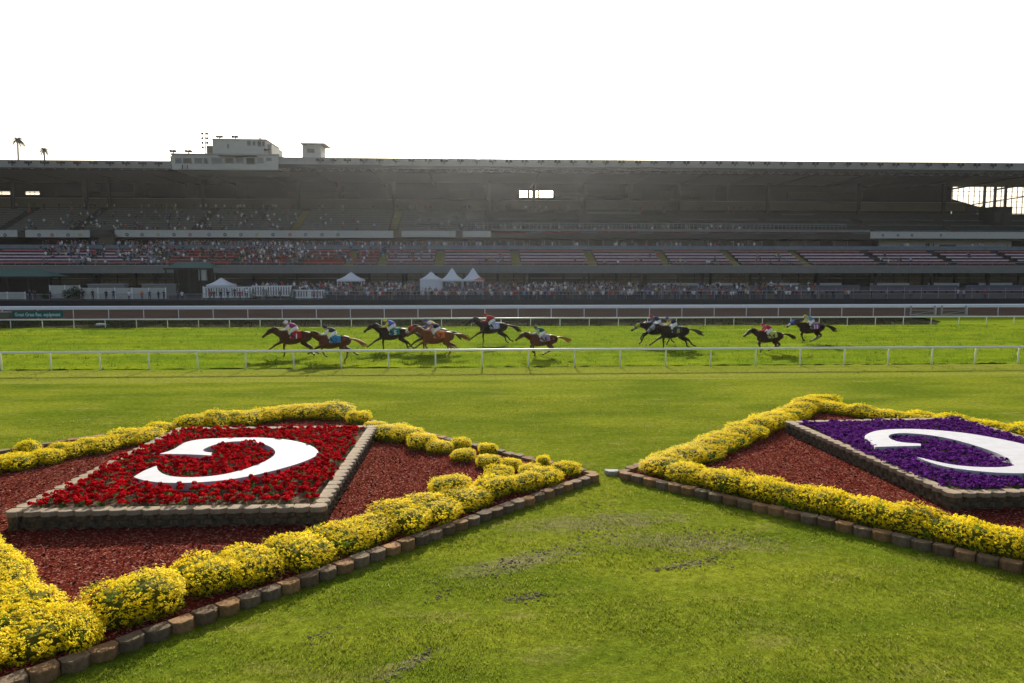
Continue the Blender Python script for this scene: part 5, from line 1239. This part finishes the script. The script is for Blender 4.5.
def picket(pa, pb, r0, r1, y, lab):
    xa_, xb_ = XP(pa, y), XP(pb, y); z1__ = HZ(r0, y); z0__ = max(HZ(r1, y), apz(y)); root = empty('picket_fence', ((xa_+xb_)/2, y, apz(y)), label=lab, cat='fence'); zb_ = apz(y); hw = (xb_-xa_)/2
    b = MB(); b.box(-hw, hw, 0, .06, z1__-zb_-.22, z1__-zb_, M_white); b.build('top_rail', root); b = MB(); b.box(-hw, hw, 0, .06, z0__-zb_, z0__-zb_+.25, M_white); b.build('bottom_rail', root)
    b = MB(); n = int(2*hw/.42)
    for k in range(n): xx = -hw+2*hw*(k+.5)/n; b.box(xx-.12, xx+.12, -.05, -.003, z0__-zb_, z1__-zb_-.1, M_white)
    b.build('pickets', root); n = max(2, int(hw*2/3.2))
    for k in range(n+1): xx = -hw+2*hw*k/n; b = MB(); b.box(xx-.11, xx+.11, -.2, -.053, -.2, z1__-zb_+.1, M_white); b.build('post', root)
picket(203, 252, 286.5, 299, 130.5, 'tall white picket fence beside the small white tent')
picket(252.5, 291, 285.5, 296, 131.5, 'white picket fence between the first two cone shrubs')
picket(292.5, 325, 289.5, 298.5, 129.5, 'lower white picket fence between the second and third cone shrubs')
# cone shrubs and low hedges
def leafy(name, cx, cy, z, fn, n, size, lab, cat, grp=None, trunk=None, mtc=M_tree, colr=(.03, .06, .02)):
    root = empty(name, (cx, cy, z), label=lab, cat=cat, group=grp)
    P, N_ = fn(n); Q = quads_leaf(P, N_, RNG.uniform(.6, 1.3, n)*size, .6); V = Q.reshape(-1, 3)
    C = np.array(colr)*RNG.uniform(.6, 1.5, (n, 1)); o = np_obj('foliage', V, np.arange(4*n).reshape(n, 4), M_petal, C, parent=root)
    b = MB(); b.tube(*(trunk or ([(0, 0, -.1), (0, 0, .5)], [.06, .05])), M_bark, 7); b.build('trunk' if cat in ('tree', 'palm tree') else 'stem', root, smooth=True); return root
def cone(h, r):
    def f(n):
        t = RNG.random(n)**1.6; a = RNG.random(n)*2*PI; rr = r*(1-t)*np.sqrt(RNG.uniform(.5, 1, n)); P = np.c_[rr*np.cos(a), rr*np.sin(a), t*h+.1]; N_ = np.c_[np.cos(a), np.sin(a), np.full(n, .4)]+RNG.normal(0, .4, (n, 3)); return P, N_/np.linalg.norm(N_, axis=1)[:, None]
    return f
for i, px in enumerate((252.5, 291.5, 325.5)):
    y = 127.6; leafy('cone_shrub', XP(px, y), y, apz(y), cone(2.0, .62), 900, .06, f'{["left","middle","right"][i]} dark green cone shrub by the picket fences', 'shrub', 'cone shrubs')
def blob(rx, ry, rz, zc):
    def f(n):
        d = RNG.normal(size=(n, 3)); d /= np.linalg.norm(d, axis=1)[:, None]; r = RNG.uniform(.55, 1.05, n)**.6+mnoise_arr(d*2.2+zc)*.35
        return d*r[:, None]*np.array([rx, ry, rz])+np.array([0, 0, zc]), d
    return f
for i, (px, hh) in enumerate(((45, 1.3), (66, 1.6), (73, 2.2), (78, 1.8))): y = 128.9-.1*i; leafy('shrub', XP(px, y), y, apz(y), blob(.9, .7, hh*.5, hh*.5), 700, .09, f'{ORD[i]} dark shrub from the left beside the white fence', 'shrub', 'dark shrubs by the left fence')
for i, (px) in enumerate((40, 56, 60, 112)):
    pass
# low hedge in front of the picket fence
y = 129; leafy('low_hedge', XP(272, y), y, apz(y), blob(3.2, .35, .35, .25), 900, .06, 'low dark hedge in front of the middle picket fence', 'hedge')

# ------------------------------------------------------------------ beyond the stand
def palm(px, row_top, row_base, y, crown_px, lab):
    x = XP(px, y, 155); zt_ = HZ(row_top, y)+3; root = empty('palm_tree', (x, y, 0), label=lab, cat='palm tree', group='palm trees beyond the stand'); R = crown_px/2*y/FPX
    b = MB(); b.tube([(-1.2, 0, 0), (-.6, 0, zt_*.5), (0, 0, zt_-3)], [.5, .38, .3], M_bark, 8); b.build('trunk', root, smooth=True)
    Vs = []; n = 0; F = []
    for k in range(46):
        a = random.random()*2*PI; el = random.uniform(-.7, 1.2); L = R*random.uniform(.75, 1.05); p0 = Vector((0, 0, zt_-3)); segs = 6; prev = None
        for i in range(segs+1):
            t = i/segs; r = L*t; zz = L*(math.sin(el)*t-.75*t*t); c_ = p0+Vector((math.cos(a)*r*math.cos(el), math.sin(a)*r*math.cos(el), zz)); sd = Vector((-math.sin(a), math.cos(a), 0))*(.34*(1-t*.8))
            Vs += [c_-sd-Vector((0, 0, .2)), c_, c_+sd-Vector((0, 0, .2))]
        for i in range(segs): q = n+i*3; F += [(q, q+1, q+4, q+3), (q+1, q+2, q+5, q+4)]
        n += 3*(segs+1)
    np_obj('crown', np.array([v[:] for v in Vs]), np.array(F), M_petal, np.tile([.04, .055, .025], (len(F), 1)), parent=root)
palm(18.5, 143.5, 161, 330, 14, 'taller palm tree rising above the far left of the grandstand roof')
palm(44.5, 153, 161, 330, 11, 'shorter palm tree rising above the grandstand roof')
# stadium light mast
y = 230; LMt = empty('light_mast', (XP(205.5, y, 145), y, 0), label='mast with two columns of dark floodlights behind the press box', cat='light mast')
b = MB(); b.tube([(0, 0, 0), (0, 0, HZ(135, y))], [.35, .16], M_lsteel, 8); b.build('pole', LMt, smooth=True)
for cx_ in (-2.3/FPX*y, 2.3/FPX*y):
    for r in (136.5, 141, 145.5, 150):
        if cx_ > 0 and r == 150: continue
        b = MB(); b.ball((cx_, -.4, HZ(r, y)), (.42, .3, .42), M_black, 8, 5); b.tube([(cx_, -.3, HZ(r, y)), (0, 0, HZ(r, y))], [.05]*2, M_dsteel, 4); b.build('lamp', LMt)
def tree(x, y, h, r, lab, seed):
    root = empty('tree', (x, y, 0), label=lab, cat='tree', group='trees beyond the end of the stand'); rg = np.random.default_rng(seed); Ps = []; Ns = []
    b = MB(); b.tube([(0, 0, -.1), (.2, 0, h*.35), (.1, .1, h*.6)], [.45, .3, .2], M_bark, 8)
    for k in range(9):
        a = rg.random()*6.28; c_ = np.array([math.cos(a)*r*.6*rg.random(), math.sin(a)*r*.6*rg.random(), h*rg.uniform(.45, .88)]); b.tube([(.1, 0, h*.35), tuple(c_)], [.14, .05], M_bark, 5)
        n = 700; d = rg.normal(size=(n, 3)); d /= np.linalg.norm(d, axis=1)[:, None]; Ps.append(c_+d*(rg.uniform(.3, 1, n)**.5)[:, None]*r*rg.uniform(.35, .55)*np.array([1, 1, .75])); Ns.append(d)
    b.build('trunk', root, smooth=True); P = np.concatenate(Ps); n = len(P); Q = quads_leaf(P, np.concatenate(Ns), rg.uniform(.2, .4, n), .6)
    np_obj('crown', Q.reshape(-1, 3), np.arange(4*n).reshape(n, 4), M_petal, np.array([.06, .085, .02])*rg.uniform(.6, 1.5, (n, 1)), parent=root)
for i, px in enumerate((985, 1004, 1016, 1030, 1046, 1063)): y = 225+(i % 3)*14; tree(XP(px, y), y, HZ(219-(i % 2)*2, y), 6, f'{ORD[i]} green tree from the left seen past the open right end of the grandstand', i+5)

# air: thin bright haze between the camera and the stand
b = MB(); b.box(-420, 420, -40, 420, -1.5, 48, M_core)
hz = b.build('haze', kind='stuff', label='thin sunlit haze in the air over the racecourse', cat='haze')
hm = bpy.data.materials.new('haze_air'); hm.use_nodes = True; N = hm.node_tree.nodes; L = hm.node_tree.links; N.remove(N['Principled BSDF'])
pv = N.new('ShaderNodeVolumePrincipled'); pv.inputs['Color'].default_value = (.9, .92, .95, 1); pv.inputs['Density'].default_value = HAZE; pv.inputs['Anisotropy'].default_value = .80
L.new(pv.outputs[0], N['Material Output'].inputs['Volume']); hz.data.materials.clear(); hz.data.materials.append(hm)
